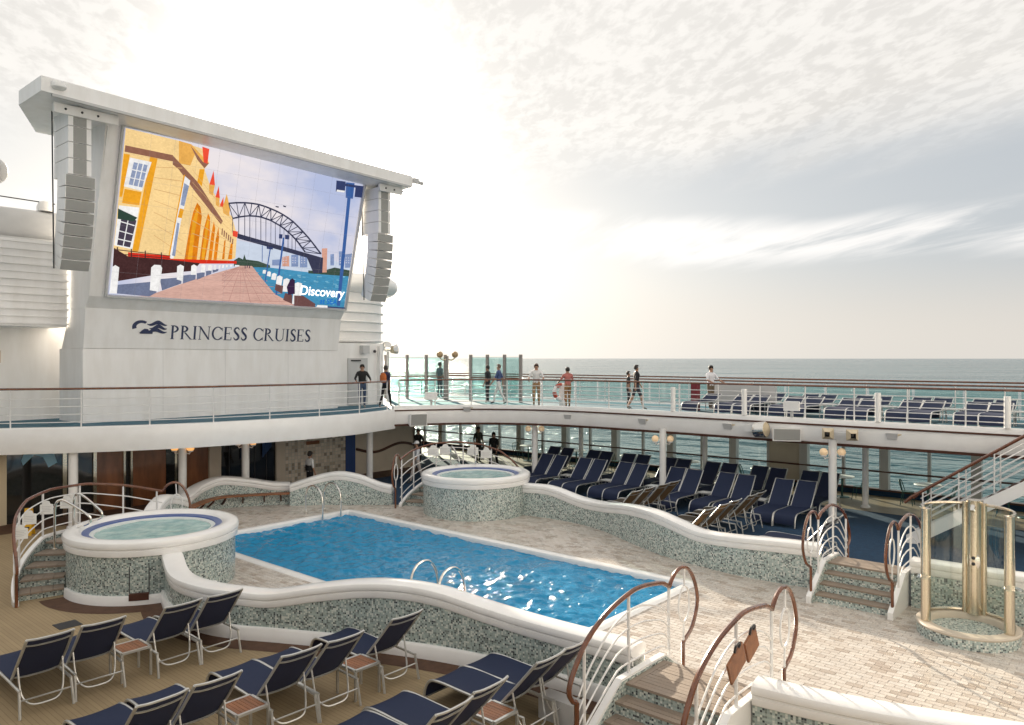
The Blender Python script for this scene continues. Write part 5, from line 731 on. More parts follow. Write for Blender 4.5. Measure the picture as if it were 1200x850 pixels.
def sky_pic():
    m = bpy.data.materials.new('screen_sky'); m.use_nodes = True; nt = m.node_tree; nt.nodes.clear(); L = nt.links
    o = nt.nodes.new('ShaderNodeOutputMaterial'); e = nt.nodes.new('ShaderNodeEmission'); L.new(e.outputs[0], o.inputs[0]); e.inputs[1].default_value = K
    tc = nt.nodes.new('ShaderNodeTexCoord'); mp = nt.nodes.new('ShaderNodeMapping'); mp.inputs['Scale'].default_value = (.35,1,.7); L.new(tc.outputs['Object'], mp.inputs[0])
    t = nt.nodes.new('ShaderNodeTexNoise'); t.inputs['Scale'].default_value = .9; t.inputs['Detail'].default_value = 6; L.new(mp.outputs[0], t.inputs['Vector'])
    r = nt.nodes.new('ShaderNodeValToRGB'); r.color_ramp.elements[0].position = .35; r.color_ramp.elements[1].position = .65
    r.color_ramp.elements[0].color = (*lin((184,194,226)),1); r.color_ramp.elements[1].color = (*lin((240,232,234)),1)
    L.new(t.outputs[0], r.inputs[0]); L.new(r.outputs[0], e.inputs[0]); return m
sc = thing('outdoor_screen', 'big lit outdoor screen showing a harbour bridge and a yellow building', 'screen', (0,0,0))
mb().add([scr(0,0,.004),scr(1,0,.004),scr(1,1,.004),scr(0,1,.004)], [(0,1,2,3)]).build('picture_sky', sky_pic(), sc)
PM = {}
TX = {'sea':(2.0,14.0,.30,(.4,1,2.2)),'planks':(1.5,16.0,.26,(.35,1,2.6)),'wall':(.7,13.0,.2,(1,1,1.6)),'trees':(3,18,.4,(1,1,1)),'city':(4,20,.3,(1,1,2)),'amber':(2.5,12,.32,(1,1,.6)),'fence':(3,16,.4,(1,1,1)),'beam':(2,14,.25,(1,1,1)),'haze':(1.5,8,.1,(.5,1,1)),'lamp':(2,10,.2,(2,1,.3)),'pane':(3,14,.3,(1,1,1)),'steel':(3,15,.25,(1,1,1))}
runs = []
for c, poly in PIC:
    if runs and runs[-1][0] == c: runs[-1][1].append(poly)
    else: runs.append((c, [poly]))
for k, (c, polys) in enumerate(runs):
    if c not in PM: PM[c] = emis('screen_'+c, PC[c], K, TX.get(c, (1.2,11.0,.2,(1,1,1))))
    for j, poly in enumerate(polys):
        vs = [scr(u, v, .006+.0016*k+.00002*j) for u, v in poly]
        mb().add(vs, [tuple(range(len(vs)))]).build('picture_'+{'haze':'haze','sea':'water','steel':'bridge','wall':'building'}.get(c, c), PM[c], sc)
top = .006+.0016*len(runs)+.004
def text_mesh(name, body, size, m, parent, origin, ux_, uy_, shear=0.0, bold=0.0):
    cu = bpy.data.curves.new(name, 'FONT'); cu.body = body; cu.size = size; cu.shear = shear; cu.offset = bold; cu.fill_mode = 'FRONT'
    o = bpy.data.objects.new(name, cu); COL.objects.link(o)
    me = bpy.data.meshes.new_from_object(o.evaluated_get(bpy.context.evaluated_depsgraph_get())); bpy.data.objects.remove(o)
    ux_, uy_, og = Vector(ux_), Vector(uy_), Vector(origin)
    for v in me.vertices: v.co = og+ux_*v.co.x+uy_*v.co.y
    me.materials.clear(); me.materials.append(m); ob = bpy.data.objects.new(name, me); COL.objects.link(ob); ob.parent = parent
    return ob
sup = (ST_-SB).normalized()
seam_m = emis('screen_seam', (150,146,150), .45)
for k in range(1, 12): mb().bar(scr(k/12,.0,top-.003), scr(k/12,1,top-.003), .0035, .0008, sn).build('panel_seam', seam_m, sc)
for k in range(1, 7): mb().bar(scr(0,k/7,top-.0035), scr(1,k/7,top-.0035), .0035, .0008, sn).build('panel_seam', seam_m, sc)
for k in range(1, 4):
    x = TX0+(TX1-TX0)*k/4+(.1 if k % 2 else -.07)
    mb().box(x-.003,x+.003,25.795,25.80,3.05,5.34).build('weld_seam', M['grey'], tw)
text_mesh('caption_text', 'Discovery', .50, emis('screen_text_white', (255,255,255), 1.0), sc, scr(.755,.088,top), (1,0,0), sup, 0, .008)
text_mesh('caption_text', 'at SEA', .30, emis('screen_text_blue', (30,110,205), K), sc, scr(.862,.030,top), (1,0,0), sup, 0, .004)

# ---- lettering in a roman face, strokes built one by one
def letters():
    S_, T_ = .15, .06          # stem and hairline (cap height 1)
    def stem(x): return [('r',x,0,x+S_,1),('r',x-.07,0,x+S_+.07,.04),('r',x-.07,.96,x+S_+.07,1)]
    def arc(cx, cy, rx, ry, a0, a1, t0, t1, n=14): return [('a',cx,cy,rx,ry,a0,a1,t0,t1,n)]
    G = {}
    G['P'] = (stem(.1)+arc(.25,.74,.36,.26,-90,90,T_,S_), .72)
    G['R'] = (stem(.1)+arc(.25,.76,.34,.24,-90,90,T_,S_)+[('l',.36,.5,.82,.0,.13),('r',.74,0,.92,.04)], .92)
    G['I'] = (stem(.1), .40)
    G['N'] = ([('r',.14,0,.2,1),('r',.06,0,.28,.04),('r',.0,.96,.2,1),('l',.14,.98,.86,.02,.15),('r',.82,0,.88,1),('r',.74,.96,.96,1)], 1.02)
    G['C'] = (arc(.52,.5,.47,.51,42,318,T_,S_,22)+[('r',.85,.68,.89,.94),('r',.85,.06,.89,.3)], .96)
    G['E'] = (stem(.1)+[('r',.2,.95,.62,1),('r',.59,.8,.63,1),('r',.2,0,.66,.05),('r',.62,0,.67,.22),('r',.2,.49,.5,.54),('r',.48,.42,.51,.62)], .76)
    G['S'] = ([('s',)], .62)
    G['U'] = ([('r',.12,.3,.27,1),('r',.04,.96,.36,1),('r',.76,.3,.82,1),('r',.68,.96,.92,1)]+arc(.47,.32,.35,.33,180,360,S_,T_), 1.0)
    G[' '] = ([], .42)
    return G
def stroke_text(body, x0, x1, z0, h, y_of, m, parent, name):
    G = letters(); tot = sum(G[c][1] for c in body); sx = (x1-x0)/tot; cx = 0
    for c in body:
        if c == ' ': cx += G[c][1]; continue
        b = mb(); zoff = [0]
        def put(pts):
            zoff[0] += 1
            vs = [(x0+(cx+px)*sx, y_of(z0+pz*h)-.004-.0003*zoff[0], z0+pz*h) for px, pz in pts]; b.add(vs, [tuple(range(len(vs)))])
        for s_ in G[c][0]:
            if s_[0] == 'r': _, a, q, e, g = s_; put([(a,q),(e,q),(e,g),(a,g)])
            elif s_[0] == 'l': _, a, q, e, g, w = s_; put([(a-w/2,q),(a+w/2,q),(e+w/2,g),(e-w/2,g)])
            elif s_[0] == 'a':
                _, ax, ay, rx, ry, a0, a1, t0, t1, n_ = s_
                def pt(i, ins):
                    a = R(a0+(a1-a0)*i/n_); wx = abs(math.cos(a)); t = (t0+(t1-t0)*wx) if (t1 > t0) else (t1+(t0-t1)*wx if math.cos(a) < 0 else t1)
                    t = t if ins else 0
                    return (ax+(rx-t)*math.cos(a), ay+(ry-t)*math.sin(a))
                for i in range(n_): put([pt(i,0),pt(i+1,0),pt(i+1,1),pt(i,1)])
            else:
                P_ = cat([(.52,.80,0),(.42,.95,0),(.24,.95,0),(.12,.78,0),(.22,.60,0),(.40,.44,0),(.50,.24,0),(.38,.06,0),(.20,.05,0),(.08,.22,0)], 4)
                for i in range(len(P_)-1):
                    p, q = P_[i], P_[i+1]; d = (q-p).normalized(); nn = Vector((-d.y, d.x, 0))
                    w = lambda k: .03+.055*math.sin(math.pi*k/(len(P_)-1))
                    put([tuple((p+nn*w(i)).xy),tuple((q+nn*w(i+1)).xy),tuple((q-nn*w(i+1)).xy),tuple((p-nn*w(i)).xy)])
        b.build(name, m, parent); cx += G[c][1]
name_y = lambda z: 25.775+(25.58-25.775)*(z-5.365)/(6.62-5.365)
stroke_text('PRINCESS CRUISES', 11.9, 17.5, 5.70, .47, name_y, M['navyprint'], tw, 'letter')
def emblem():
    b = mb(); k = [0]
    def put(pts):
        k[0] += 1; b.add([(x, name_y(z)-.005-.0003*k[0], z) for x, z in pts], [tuple(range(len(pts)))])
    ox, oz, s = 10.64, 5.87, .0060   # drawing units from the emblem's own grid
    g = lambda x, y: (ox+x*s, oz+(90-y)*s*.82)
    n_ = 16                              # sweeping crown of hair
    for i in range(n_):
        a, c = R(200-150*i/n_), R(200-150*(i+1)/n_)
        f = lambda t, r0: g(48+r0[0]*math.cos(t), 48-r0[1]*math.sin(t))
        w_ = lambda q: (24+8*q/n_, 20+10*q/n_)
        put([f(a,(48,46)), f(c,(48,46)), f(c,w_(i+1)), f(a,w_(i))])
    for row, (y0, xs) in enumerate(((22,78),(48,92),(72,70))):
        pts = [(xs+(190-xs)*i/18, y0+9*math.sin(i/18*2*math.pi*1.25+.4+row*.3)) for i in range(19)]
        for i in range(18):
            w0, w1 = 13*math.sin(math.pi*(i+.6)/19.2), 13*math.sin(math.pi*(i+1.6)/19.6)
            put([g(pts[i][0],pts[i][1]-w0), g(pts[i+1][0],pts[i+1][1]-w1), g(pts[i+1][0],pts[i+1][1]+w1), g(pts[i][0],pts[i][1]+w0)])
    put([g(40,86),g(52,70),g(66,58),g(84,60),g(92,72),g(112,80),g(110,92),g(44,92)])
    return b
emblem().build('emblem', M['navyprint'], tw)

# ---- hanging line arrays
def line_array(label):
    a = thing('line_array_speaker', label, 'speaker', (0,0,0), 0, 'line array speakers beside the screen')
    z = 0.0
    for k in range(4):
        c = mb().box(-.3,.3,.0,1.1,z-.44,z-.01).build('upper_cabinet', M['white'], a)
        mb().box(-.17,.17,-.012,.0,z-.43,z-.02).build('grille', M['grille'], c)
        z -= .45
    y, ang = -.04, 0.0
    for k in range(8):
        ang = R(2.0+3.2*k)
        Mx = Matrix.Translation((0, y+.30*math.cos(ang), z-.17-.30*math.sin(ang)*0)) @ Matrix.Rotation(ang, 4, 'X')
        c = mb().obox(Mx, .78, .62, .305).build('lower_cabinet', M['white'], a)
        mb().obox(Mx @ Matrix.Translation((0,-.316,0)), .74, .012, .285).build('grille', M['grille'], c)
        y += .325*math.sin(ang)*.9; z -= .325*math.cos(ang)
    mb().tube([(-.42,.9,.1),(-.42,.75,-4.4)], .02, 5).tube([(-.34,.5,-1.9),(-.34,.6,-4.2)], .015, 5).build('cable', M['dark'], a)
    mb().bar((0,.2,.02),(0,.2,.3),.1,.5).build('hanger', M['grey'], a)
    return a
la = line_array('tall white line array speaker hanging left of the screen'); la.location = (8.2,23.2,12.0)
copy_tree(la, None, (19.3,23.35,11.75), 0, 'curved white line array speaker hanging right of the screen')

# ---- deckhouse behind
dh = thing('deckhouse', 'white deckhouse with ribbed panel behind the left side of the tower', 'deckhouse')
mb().box(0,11.5,28.6,29.0,3.0,6.1).build('wall', M['white'], dh)
rb = mb().box(0,9.12,26.9,29,6.05,8.75).build('ribbed_panel', M['white'], dh)
for k in range(6): mb().box(0,9.15,26.84,26.9,6.12+k*.46,6.17+k*.46).box(0,9.16,26.86,26.9,6.35+k*.46,6.37+k*.46).build('rib', M['white'], rb)
mb().tube([(0,28.3,9.3),(9.3,28.3,9.3)], .62, 18).build('duct', M['grey'], dh, True)
mb().box(0,9.2,27.6,29,8.76,8.9).build('ledge', M['grey'], dh)
mb().tube([(0,28.2,10.35),(9.2,28.2,10.2)], .02, 5).build('stay_wire', M['dark'], dh)
mb().lathe([(.25,0),(.25,.18),(.18,.32),(.001,.38)], (8.9,28.2,9.9), 12).build('dome', M['white'], dh, True)
mb().box(7.4,7.7,28.45,28.6,4.9,5.3).build('light_box', M['ivory'], dh)
rd = thing('radome', 'pale radar dome cut by the left edge of the picture', 'radome', (7.37,28,9.9))
mb().ball((0,0,1.06), .42, 10).build('ball', M['grey'], rd, True); mb().tube([(0,0,0),(0,0,.7)], .08, 8).build('mast', M['grey'], rd, True)

fd = thing('funnel_drum', 'round ribbed white drum behind the right side of the screen', 'funnel', (20.75,29.6,0))
mb().lathe([(2.72,5.75),(2.72,8.0)], (0,0,0), 48).build('drum', M['white2'], fd, True)
mb().lathe([(2.5,3.0),(2.5,5.75),(2.72,5.75)], (0,0,0), 48).build('base', M['white2'], fd, True)
for k in range(5): mb().lathe([(2.70,-.05),(2.80,-.03),(2.82,0),(2.80,.03),(2.70,.05)], (0,0,5.82+k*.42), 48).build('rib', M['white2'], fd, True)
mb().lathe([(2.6+.62*math.cos(R(a)), .45*math.sin(R(a))) for a in range(-90, 271, 24)], (.35,0,8.35), 48).build('rim', M['white2'], fd, True)
hs = thing('door_wall', 'white wall with a door beside the screen tower on the balcony', 'wall')
mb().box(18.9,21.9,26.6,27.0,3.0,5.7).build('wall', M['white'], hs)
d_ = mb().box(19.95,21.0,26.55,26.59,3.05,5.05).build('door', M['grey'], hs)
mb().box(20.82,20.9,26.5,26.55,3.95,4.1).build('handle', M['dark'], d_)
mb().box(20.1,20.6,26.5,26.55,4.92,4.98).build('door_closer', M['dark'], d_)
mb().box(20.6,20.95,26.35,26.6,5.25,5.6).build('flood_box', M['grey'], hs)
mb().box(21.55,21.75,26.4,26.6,3.0,5.6).build('pipe', M['white'], hs)
mb().ball((21.35,26.5,5.35), .07, 6).build('camera_dome', M['dark'], hs)
def spot(label, loc, rz_):
    s = thing('spotlight', label, 'spotlight', loc, rz_, 'round spotlights')
    mb().lathe([(.001,-.3),(.16,-.28),(.24,-.05),(.25,0)], (0,0,0), 14).build('housing', M['ivory'], s, True)
    mb().lathe([(.25,0),(.21,.02),(.001,.03)], (0,0,0), 14).build('lens', M['chrome'], s, True)
    s.rotation_euler = (R(80),0,rz_); return s
for k, (x, y) in enumerate(((23.45,28.2),(23.85,28.0))): spot(['left','right'][k]+' of two ivory spotlights on a pole beside the deckhouse', (x,y,5.5+.1*(1-k)), R(-30+50*k))
tag(mb().tube([(23.6,28.3,3),(23.6,28.3,5.35)], .06, 8).build('spotlight_pole', M['whitemetal'], None, True), 'slim white pole under the two ivory spotlights', 'pole')

# ---- wind screens on the upper deck
def windscreen(pts, label):
    t = thing('wind_screen', label, 'wind screen', (0,0,0), 0, 'glass wind screens on the upper deck')
    for x, y in pts: mb().box(x-.06,x+.06,y-.06,y+.06,3.006,5.22).build('post', mats_post, t)
    for (a, b), (c, d) in zip(pts, pts[1:]):
        mb().add([(a,b,3.12),(c,d,3.12),(c,d,4.1),(a,b,4.1)], [(0,1,2,3)]).build('lower_pane', M['glassteal'], t)
        mb().add([(a,b,4.14),(c,d,4.14),(c,d,5.08),(a,b,5.08)], [(0,1,2,3)]).build('upper_pane', M['glassteal'], t)
        mb().bar((a,b,4.12),(c,d,4.12),.05,.06).build('rail', M['wood'], t); mb().tube([(a,b,5.1),(c,d,5.1)], .012, 5).build('top_wire', M['grey'], t)
mats_post = mat('grey_brown_post', (.30,.27,.25), .5)
windscreen([(25.2,30.4),(25.6,29.2),(25.85,28.05),(26.1,26.95)], 'tall teal glass wind screen left of the twin globe lamp post')
windscreen([(26.4,25.5),(26.5,24.5),(26.6,23.5),(26.7,22.6)], 'tall teal glass wind screen right of the twin globe lamp post')
lp = thing('lamp_post', 'twin globe lamp post between the two glass wind screens', 'lamp post', (26.0,26.7,3.006))
mb().tube([(0,0,0),(0,0,2.15)], .06, 8).build('post', mats_post, lp, True)
mb().tube([(-.28,.24,2.05),(-.15,.13,1.95),(0,0,2.0),(.15,-.13,1.95),(.28,-.24,2.05)], .03, 6).build('arm', M['ivory'], lp, True)
for s_ in (-1,1): mb().ball((s_*.28,-s_*.24,2.22), .16, 8).build('globe', mat('brown_globe', (.42,.28,.15), .3), lp, True)

# ---- fixtures on the fascia and rail
def wedge(label, loc, rz_, w=.75, h=.42):
    s = thing('loudspeaker', label, 'loudspeaker', loc, rz_, 'loudspeakers on the fascia')
    mb().add([(-w/2,0,h/2),(w/2,0,h/2),(w/2,.36,h*.3),(-w/2,.36,h*.3),(-w/2,.06,-h/2),(w/2,.06,-h/2),(w/2,.3,-h*.3),(-w/2,.3,-h*.3)],
             [(0,1,2,3),(4,7,6,5),(0,4,5,1),(3,2,6,7),(0,3,7,4),(1,5,6,2)]).build('cabinet', M['white'], s)
    e = .035
    mb().add([(-w/2+e,-.012,h/2-e),(w/2-e,-.012,h/2-e),(w/2-e,.046,-h/2+e),(-w/2+e,.046,-h/2+e)], [(0,3,2,1)]).build('grille', M['grille'], s)
    mb().tube([(w/2,.2,0),(w/2+.12,.3,.05)], .03, 6).build('bracket', M['whitemetal'], s, True)
wedge('grey faced wedge loudspeaker where the balcony meets the starboard fascia', (20.35,22.5,2.6), R(-22), .72, .5)
wedge('wide grey faced loudspeaker on the fascia right of the round spotlight', (23.72,9.1,2.64), R(-90+28), .85, .42)
def horn(label, loc, rz_):
    s = thing('horn_speaker', label, 'horn speaker', loc, rz_, 'square horn speakers on the fascia')
    mb().lathe([(.10,.28),(.14,.22),(.20,.04),(.235,0)], (0,0,0), 4, 45, 405).build('horn', M['ivory'], s)
    mb().lathe([(.235,0),(.21,-.01),(.13,.10),(.04,.14)], (0,0,0), 4, 45, 405).build('throat', M['dark'], s)
    mb().lathe([(.001,.02),(.06,.03),(.09,.08),(.09,.12)], (0,0,0), 12).build('driver', M['grey'], s, True)
    s.rotation_euler = (R(90),0,rz_); return s
for k, (y, a) in enumerate(((7.85,-76),(7.15,-66))): horn(['left','right'][k]+' of two square ivory horn speakers on the fascia', (23.72,y,2.76), R(a)+R(0))
tag(mb().box(23.88,23.98,7.2,7.8,2.72,2.80).build('horn_bracket', M['whitemetal']), 'white bracket between the two square horn speakers', 'bracket')
rs = thing('round_spotlight', 'round silver spotlight hanging on the fascia beside a white box', 'spotlight', (23.75,9.95,2.75))
mb().lathe([(.001,-.2),(.24,-.2),(.26,.14),(.24,.18)], (0,0,0), 18).build('drum', M['chrome'], rs, True); mb().lathe([(.24,.17),(.001,.19)], (0,0,0), 18).build('lens', M['ivory'], rs, True)
rs.rotation_euler = (R(84),0,R(-5))
tag(mb().box(23.82,24.06,10.3,10.55,2.66,2.88).build('junction_box', M['white2']), 'white junction box on the fascia left of the round spotlight', 'box')
def small_light(label, x, y, z, rz_):
    s = thing('fascia_light', label, 'light', (x,y,z), rz_, 'small lights on the fascia')
    mb().add([(-.16,0,.1),(.16,0,.1),(.16,.16,.1),(-.16,.16,.1),(-.13,.05,-.08),(.13,.05,-.08),(.13,.16,-.08),(-.13,.16,-.08)], [(0,1,2,3),(4,7,6,5),(0,4,5,1),(1,5,6,2),(2,6,7,3),(3,7,4,0)]).build('housing', M['grey'], s)
    mb().tube([(.15,.1,.05),(.27,.14,.08)], .03, 6).build('joint', M['ivory'], s, True)
for k, (x, y, z, a) in enumerate(((22.0,21.45,2.98,-42),(23.45,19.5,2.72,-62),(23.86,17.82,2.74,-80),(23.99,14.54,2.74,-90),(24.0,11.25,2.75,-90),(24.02,6.15,2.75,-90))):
    small_light('small grey light on the starboard fascia, %s from the screen end' % ORD[k], x, y, z, R(a))
for k, (x, y, a) in enumerate(((21.0,22.5,-38),(24.12,9.08,-90))):
    b = thing('rail_box', ['white box hung on the upper rail left of the first wind screen','white box hung on the upper rail above the wide loudspeaker'][k], 'box', (x,y,3.38), R(a))
    mb().box(-.24,.24,-.14,.0,0,.3).build('case', M['white2'], b); mb().box(-.04,.04,-.08,-.02,-.22,0).build('stem', M['grey'], b)
lr = thing('life_ring', 'red and white life ring on a white stand by the upper rail', 'life ring', (25.6,19.4,3.0))
for k in range(8):
    a0 = 45*k
    mb().tube([(0.31*math.cos(R(a0+45*i/5)), 0, .62+.31*math.sin(R(a0+45*i/5))) for i in range(6)], .085, 8).build('ring_section', M['white2'] if k % 2 else M['red'], lr, True)
lr.rotation_euler = (0,0,R(-45))
tag(mb().box(25.55,25.8,19.28,19.5,3.006,3.95).build('ring_stand', M['white2']), 'white box stand behind the life ring', 'stand')
tag(mb().box(27.0,27.3,13.9,14.15,3.006,4.05).build('red_cabinet', mat('dark_red', (.16,.01,.02), .4)), 'narrow dark red cabinet on the upper deck', 'cabinet')
tag(mb().box(28.5,28.7,11.4,14.0,3.006,4.0).build('white_screen', M['grey']), 'pale solid screen panel behind the upper loungers', 'panel')
# ================================================================== WHIRLPOOL TUBS
M['tubwater'] = water_mat('tub_water', (.20,.40,.39), [(5,.6),(13,.3)], .5, .04, .04, turq=(.42,.60,.57))
def tub(c, label, kerb, m):
    t = thing('whirlpool_tub', label, 'whirlpool tub', (c[0],c[1],0))
    mb().lathe([(TR,0),(TR,1.0)], n=64).build('mosaic_wall', M[m], t, True)
    mb().lathe([(1.70,.99),(1.775,.99),(1.785,1.02),(1.785,1.10),(1.765,1.115),(1.765,1.13),(1.80,1.15),(1.815,1.2),(1.79,1.27),(1.73,1.305),(1.62,1.315),(1.52,1.30),(1.46,1.265),(1.43,1.22)], n=64).build('rim', M['white2'], t, True)
    mb().lathe([(1.44,1.235),(1.30,1.215),(1.29,1.18)], n=64).build('blue_band', M['tubblue'], t, True)
    mb().lathe([(1.295,1.19),(1.20,1.17),(1.16,.85),(.9,.7),(.001,.68)], n=64).build('basin', M['basin'], t, True)
    b = mb(); n_ = 40; rr = [0,.2,.4,.6,.8,1.0,1.205]; vs = []; fs = []
    for r in rr:
        for k in range(n_):
            a = 2*math.pi*k/n_; x, y = r*math.cos(a), r*math.sin(a); vs.append((x, y, 1.145+.02*noise.noise(Vector((x*4+c[0], y*4, 2)))))
    for i in range(len(rr)-1):
        for k in range(n_): fs.append((i*n_+k, (i+1)*n_+k, (i+1)*n_+(k+1) % n_, i*n_+(k+1) % n_))
    b.add(vs, fs).build('water', M['tubwater'], t, True)
    if kerb:
        mb().lathe([(1.72,.2),(1.78,.2),(1.79,.18),(1.80,.0)], n=40, a0=172, a1=290).build('kerb', M['white2'], t, True)
        mb().lathe([(1.742,.25),(1.742,.78)], n=4, a0=231, a1=243).build('access_panel', M[m], t, True)
        for a in (231,243): mb().lathe([(1.745,.22),(1.745,.80)], n=1, a0=a-.25, a1=a+.25).build('panel_seam', M['dark'], t)
        mb().lathe([(1.79,.10),(1.805,.11),(1.80,.24),(1.74,.25)], n=4, a0=231, a1=243, flip=True).build('panel_recess', M['trim'], t, True)
    return t
tub(TUB1, 'round mosaic whirlpool tub with blue band at the left', True, 'mosaic')
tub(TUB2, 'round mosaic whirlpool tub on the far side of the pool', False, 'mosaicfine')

def tub_stairs(c, mir, label, rlabel, m):
    A = (lambda a: 180-a) if mir else (lambda a: a)
    t = thing('tub_stairs', label, 'stairs', (0,0,0))
    seq = [(14+10*k, 24+10*k, .17*(k+1)) for k in range(4)]+[(54,72,.85)]+[(72+10*k, 82+10*k, .17*(4-k)) for k in range(4)]
    for a0, a1, z in seq:
        p, q = sorted((A(a0), A(a1)))
        mb().sector(c, TR+.02, 2.6, p, q, .005, z-.045).build('riser', M[m], t)
        lead = 1.2
        if a0 < 54: pp, qq = sorted((A(a0-lead), A(a1)))
        elif a0 > 54: pp, qq = sorted((A(a0), A(a1+lead)))
        else: pp, qq = sorted((A(a0-lead), A(a1+lead)))
        w = (2.58-TR-.04)/4
        for k in range(4): mb().sector(c, TR+.03+w*k+.004, TR+.03+w*(k+1)-.004, pp, qq, z-.044, z+random.uniform(-.002,.002)).build('tread_plank', M['tread'], t)
    def base(a):
        if a < 54: return max(0, .02+.85*(a-8)/46)
        if a <= 72: return .87
        return max(0, .87*(1-(a-72)/46))
    angs = [6+112*i/40 for i in range(41)]
    pt = lambda a, r: (c[0]+r*math.cos(R(A(a))), c[1]+r*math.sin(R(A(a))))
    path = [pt(a, 2.66) for a in angs]; sg = -1 if mir else 1
    mb().sweep(path, lambda i: [(-.05,.0),(.05,.0),(.05,base(angs[i])+.10),(-.05,base(angs[i])+.10)]).build('stringer', M['white2'], t)
    mb().sweep([pt(a, 2.615) for a in angs], lambda i: [(-.008,.0),(.008,.0),(.008,base(angs[i])+.05),(-.008,base(angs[i])+.05)]).build('inner_mosaic', M[m], t)
    r = thing('stair_railing', rlabel, 'railing', (0,0,0))
    def rail_z(a):
        K_ = [(6,1.0),(13,1.32),(24,1.66),(40,1.9),(60,2.0),(80,1.98),(100,1.82),(118,1.60)]
        for (a0, z0), (a1, z1) in zip(K_, K_[1:]):
            if a <= a1: t_ = (a-a0)/(a1-a0); return z0+(z1-z0)*t_
        return K_[-1][1]
    hp = [(*pt(a, 2.66), rail_z(a)) for a in angs]
    mb().tube(hp, .034, 7).build('handrail', M['wood'], r, True)
    for k in range(4):
        mb().tube([(*pt(a, 2.66), base(a)+.10+(rail_z(a)-base(a)-.10)*(k+.7)/4.6) for a in angs], .015, 5).build('bar', M['whitemetal'], r, True)
    for i in (1,9,17,25,33,39):
        a = angs[i]; mb().tube([(*pt(a,2.66), base(a)+.05),(*pt(a,2.66), rail_z(a))], .024, 6).build('post', M['whitemetal'], r, True)
    e = Vector(pt(angs[-1],2.66))-Vector(pt(angs[-3],2.66)); e.normalize(); p1 = Vector(pt(angs[-1],2.66)); Q = lambda s, z: (p1.x+e.x*s, p1.y+e.y*s, z-.05)
    lp_ = [(0,1.65),(.04,1.71),(.13,1.81),(.28,1.86),(.44,1.79),(.58,1.56),(.66,1.22),(.56,.88),(.42,.76),(.38,.70)]
    mb().tube(cat([Q(*q) for q in lp_], 5)+[Vector(Q(.38,.08))], .032, 7).build('end_loop', M['wood'], r, True)
    ov = cat([Vector(Q(.34+.14*math.cos(R(b_)), 1.28+.27*math.sin(R(b_)))) for b_ in range(0,360,30)], 3, True)
    mb().tube(ov, .016, 5, closed=True).tube([Q(.34,1.55),Q(.32,1.84)], .016, 5).tube([Q(.36,.74),Q(.35,1.01)], .016, 5).build('oval', M['whitemetal'], r, True)
    e = Vector(pt(angs[0],2.66))-Vector(pt(angs[2],2.66)); e.normalize(); p0 = pt(angs[0],2.66)
    mb().tube(cat([(*p0, rail_z(6)),(p0[0]+e.x*.10,p0[1]+e.y*.10,rail_z(6)-.14),(p0[0]+e.x*.13,p0[1]+e.y*.13,rail_z(6)-.3),(p0[0]+e.x*.06,p0[1]+e.y*.06,rail_z(6)-.36),(p0[0]+e.x*.05,p0[1]+e.y*.05,.0)], 4), .032, 7).build('end_bow', M['wood'], r, True)
    return pt, rail_z
pt1, rz1 = tub_stairs(TUB1, True, 'curved mosaic steps with wooden treads beside the left whirlpool tub', 'curved white railing with brown handrail behind the left whirlpool tub', 'mosaic')
pt2, rz2 = tub_stairs(TUB2, False, 'curved mosaic steps behind the far whirlpool tub', 'arched white railing with brown handrail behind the far whirlpool tub', 'mosaicfine')
def placard(x, y, z, yaw, label, w=.26, h=.3):
    s = thing('hanging_sign', label, 'sign', (x,y,z), yaw, 'white rules signs hung on the tub railings')
    o = [(-w/2,0),(w/2,0),(w/2,h*.72),(w*.28,h*.76),(w*.2,h*.95),(0,h),(-w*.2,h*.95),(-w*.28,h*.76),(-w/2,h*.72)]
    mb().add([(a,-.012,b) for a, b in o]+[(a,.0,b) for a, b in o], [tuple(range(9)), tuple(range(17,8,-1))]+[(i,9+i,9+(i+1)%9,(i+1)%9) for i in range(9)]).build('board', M['paper'], s)
    for k in range(4): mb().box(-w*.36,w*(.36-.1*(k%2)),-.016,-.012,h*(.55-.11*k),h*(.575-.11*k)).build('text_line', M['grey'], s)
    mb().tube([(0,0,h*.85),(0,.03,h),(0,.05,h*.8)], .008, 5).build('hook', M['dark'], s)
for k, a in enumerate((26,39,54,67)):
    x, y = pt1(a, 2.58); placard(x, y, rz1(a)-.50, R(-20-7*k), 'white rules sign on the left tub railing, %s from the left' % ORD[k], .27, .31)
for k, (a, d) in enumerate(((80,0),(69,0),(46,0),(35,0))):
    x, y = pt2(a, 2.56); placard(x, y, rz2(a)-.42, R(-49), 'white rules sign on the far tub railing, %s from the left' % ORD[k], .40, .38)
def grab(c, a, mir, label):
    """chrome grab rail from the landing over the tub rim"""
    aa = 180-a if mir else a
    g = thing('grab_rail', label, 'grab rail', (0,0,0), 0, 'chrome grab rails into the tubs')
    P_ = lambda r, z: (c[0]+r*math.cos(R(aa)), c[1]+r*math.sin(R(aa)), z)
    mb().tube(cat([P_(2.0,.85),P_(2.0,1.5),P_(1.98,1.84),P_(1.88,1.93),P_(1.72,1.86),P_(1.4,1.62),P_(1.30,1.52),P_(1.30,1.42),P_(1.4,1.36),P_(1.55,1.33)], 5), .026, 8).build('tube', M['chrome'], g, True)
    mb().lathe([(.05,0),(.05,.02),(.03,.03)], P_(2.0,.855), 10).build('flange', M['chrome'], g, True)
grab(TUB1, 57, True, 'right chrome grab rail of the left whirlpool tub'); grab(TUB1, 33, True, 'left chrome grab rail of the left whirlpool tub')
grab(TUB2, 70, False, 'left chrome grab rail of the far whirlpool tub'); grab(TUB2, 44, False, 'right chrome grab rail of the far whirlpool tub')
wf = thing('wet_floor_sign', 'yellow wet floor sign behind the left tub railing', 'sign', (7.35,24.6,0), R(-40))
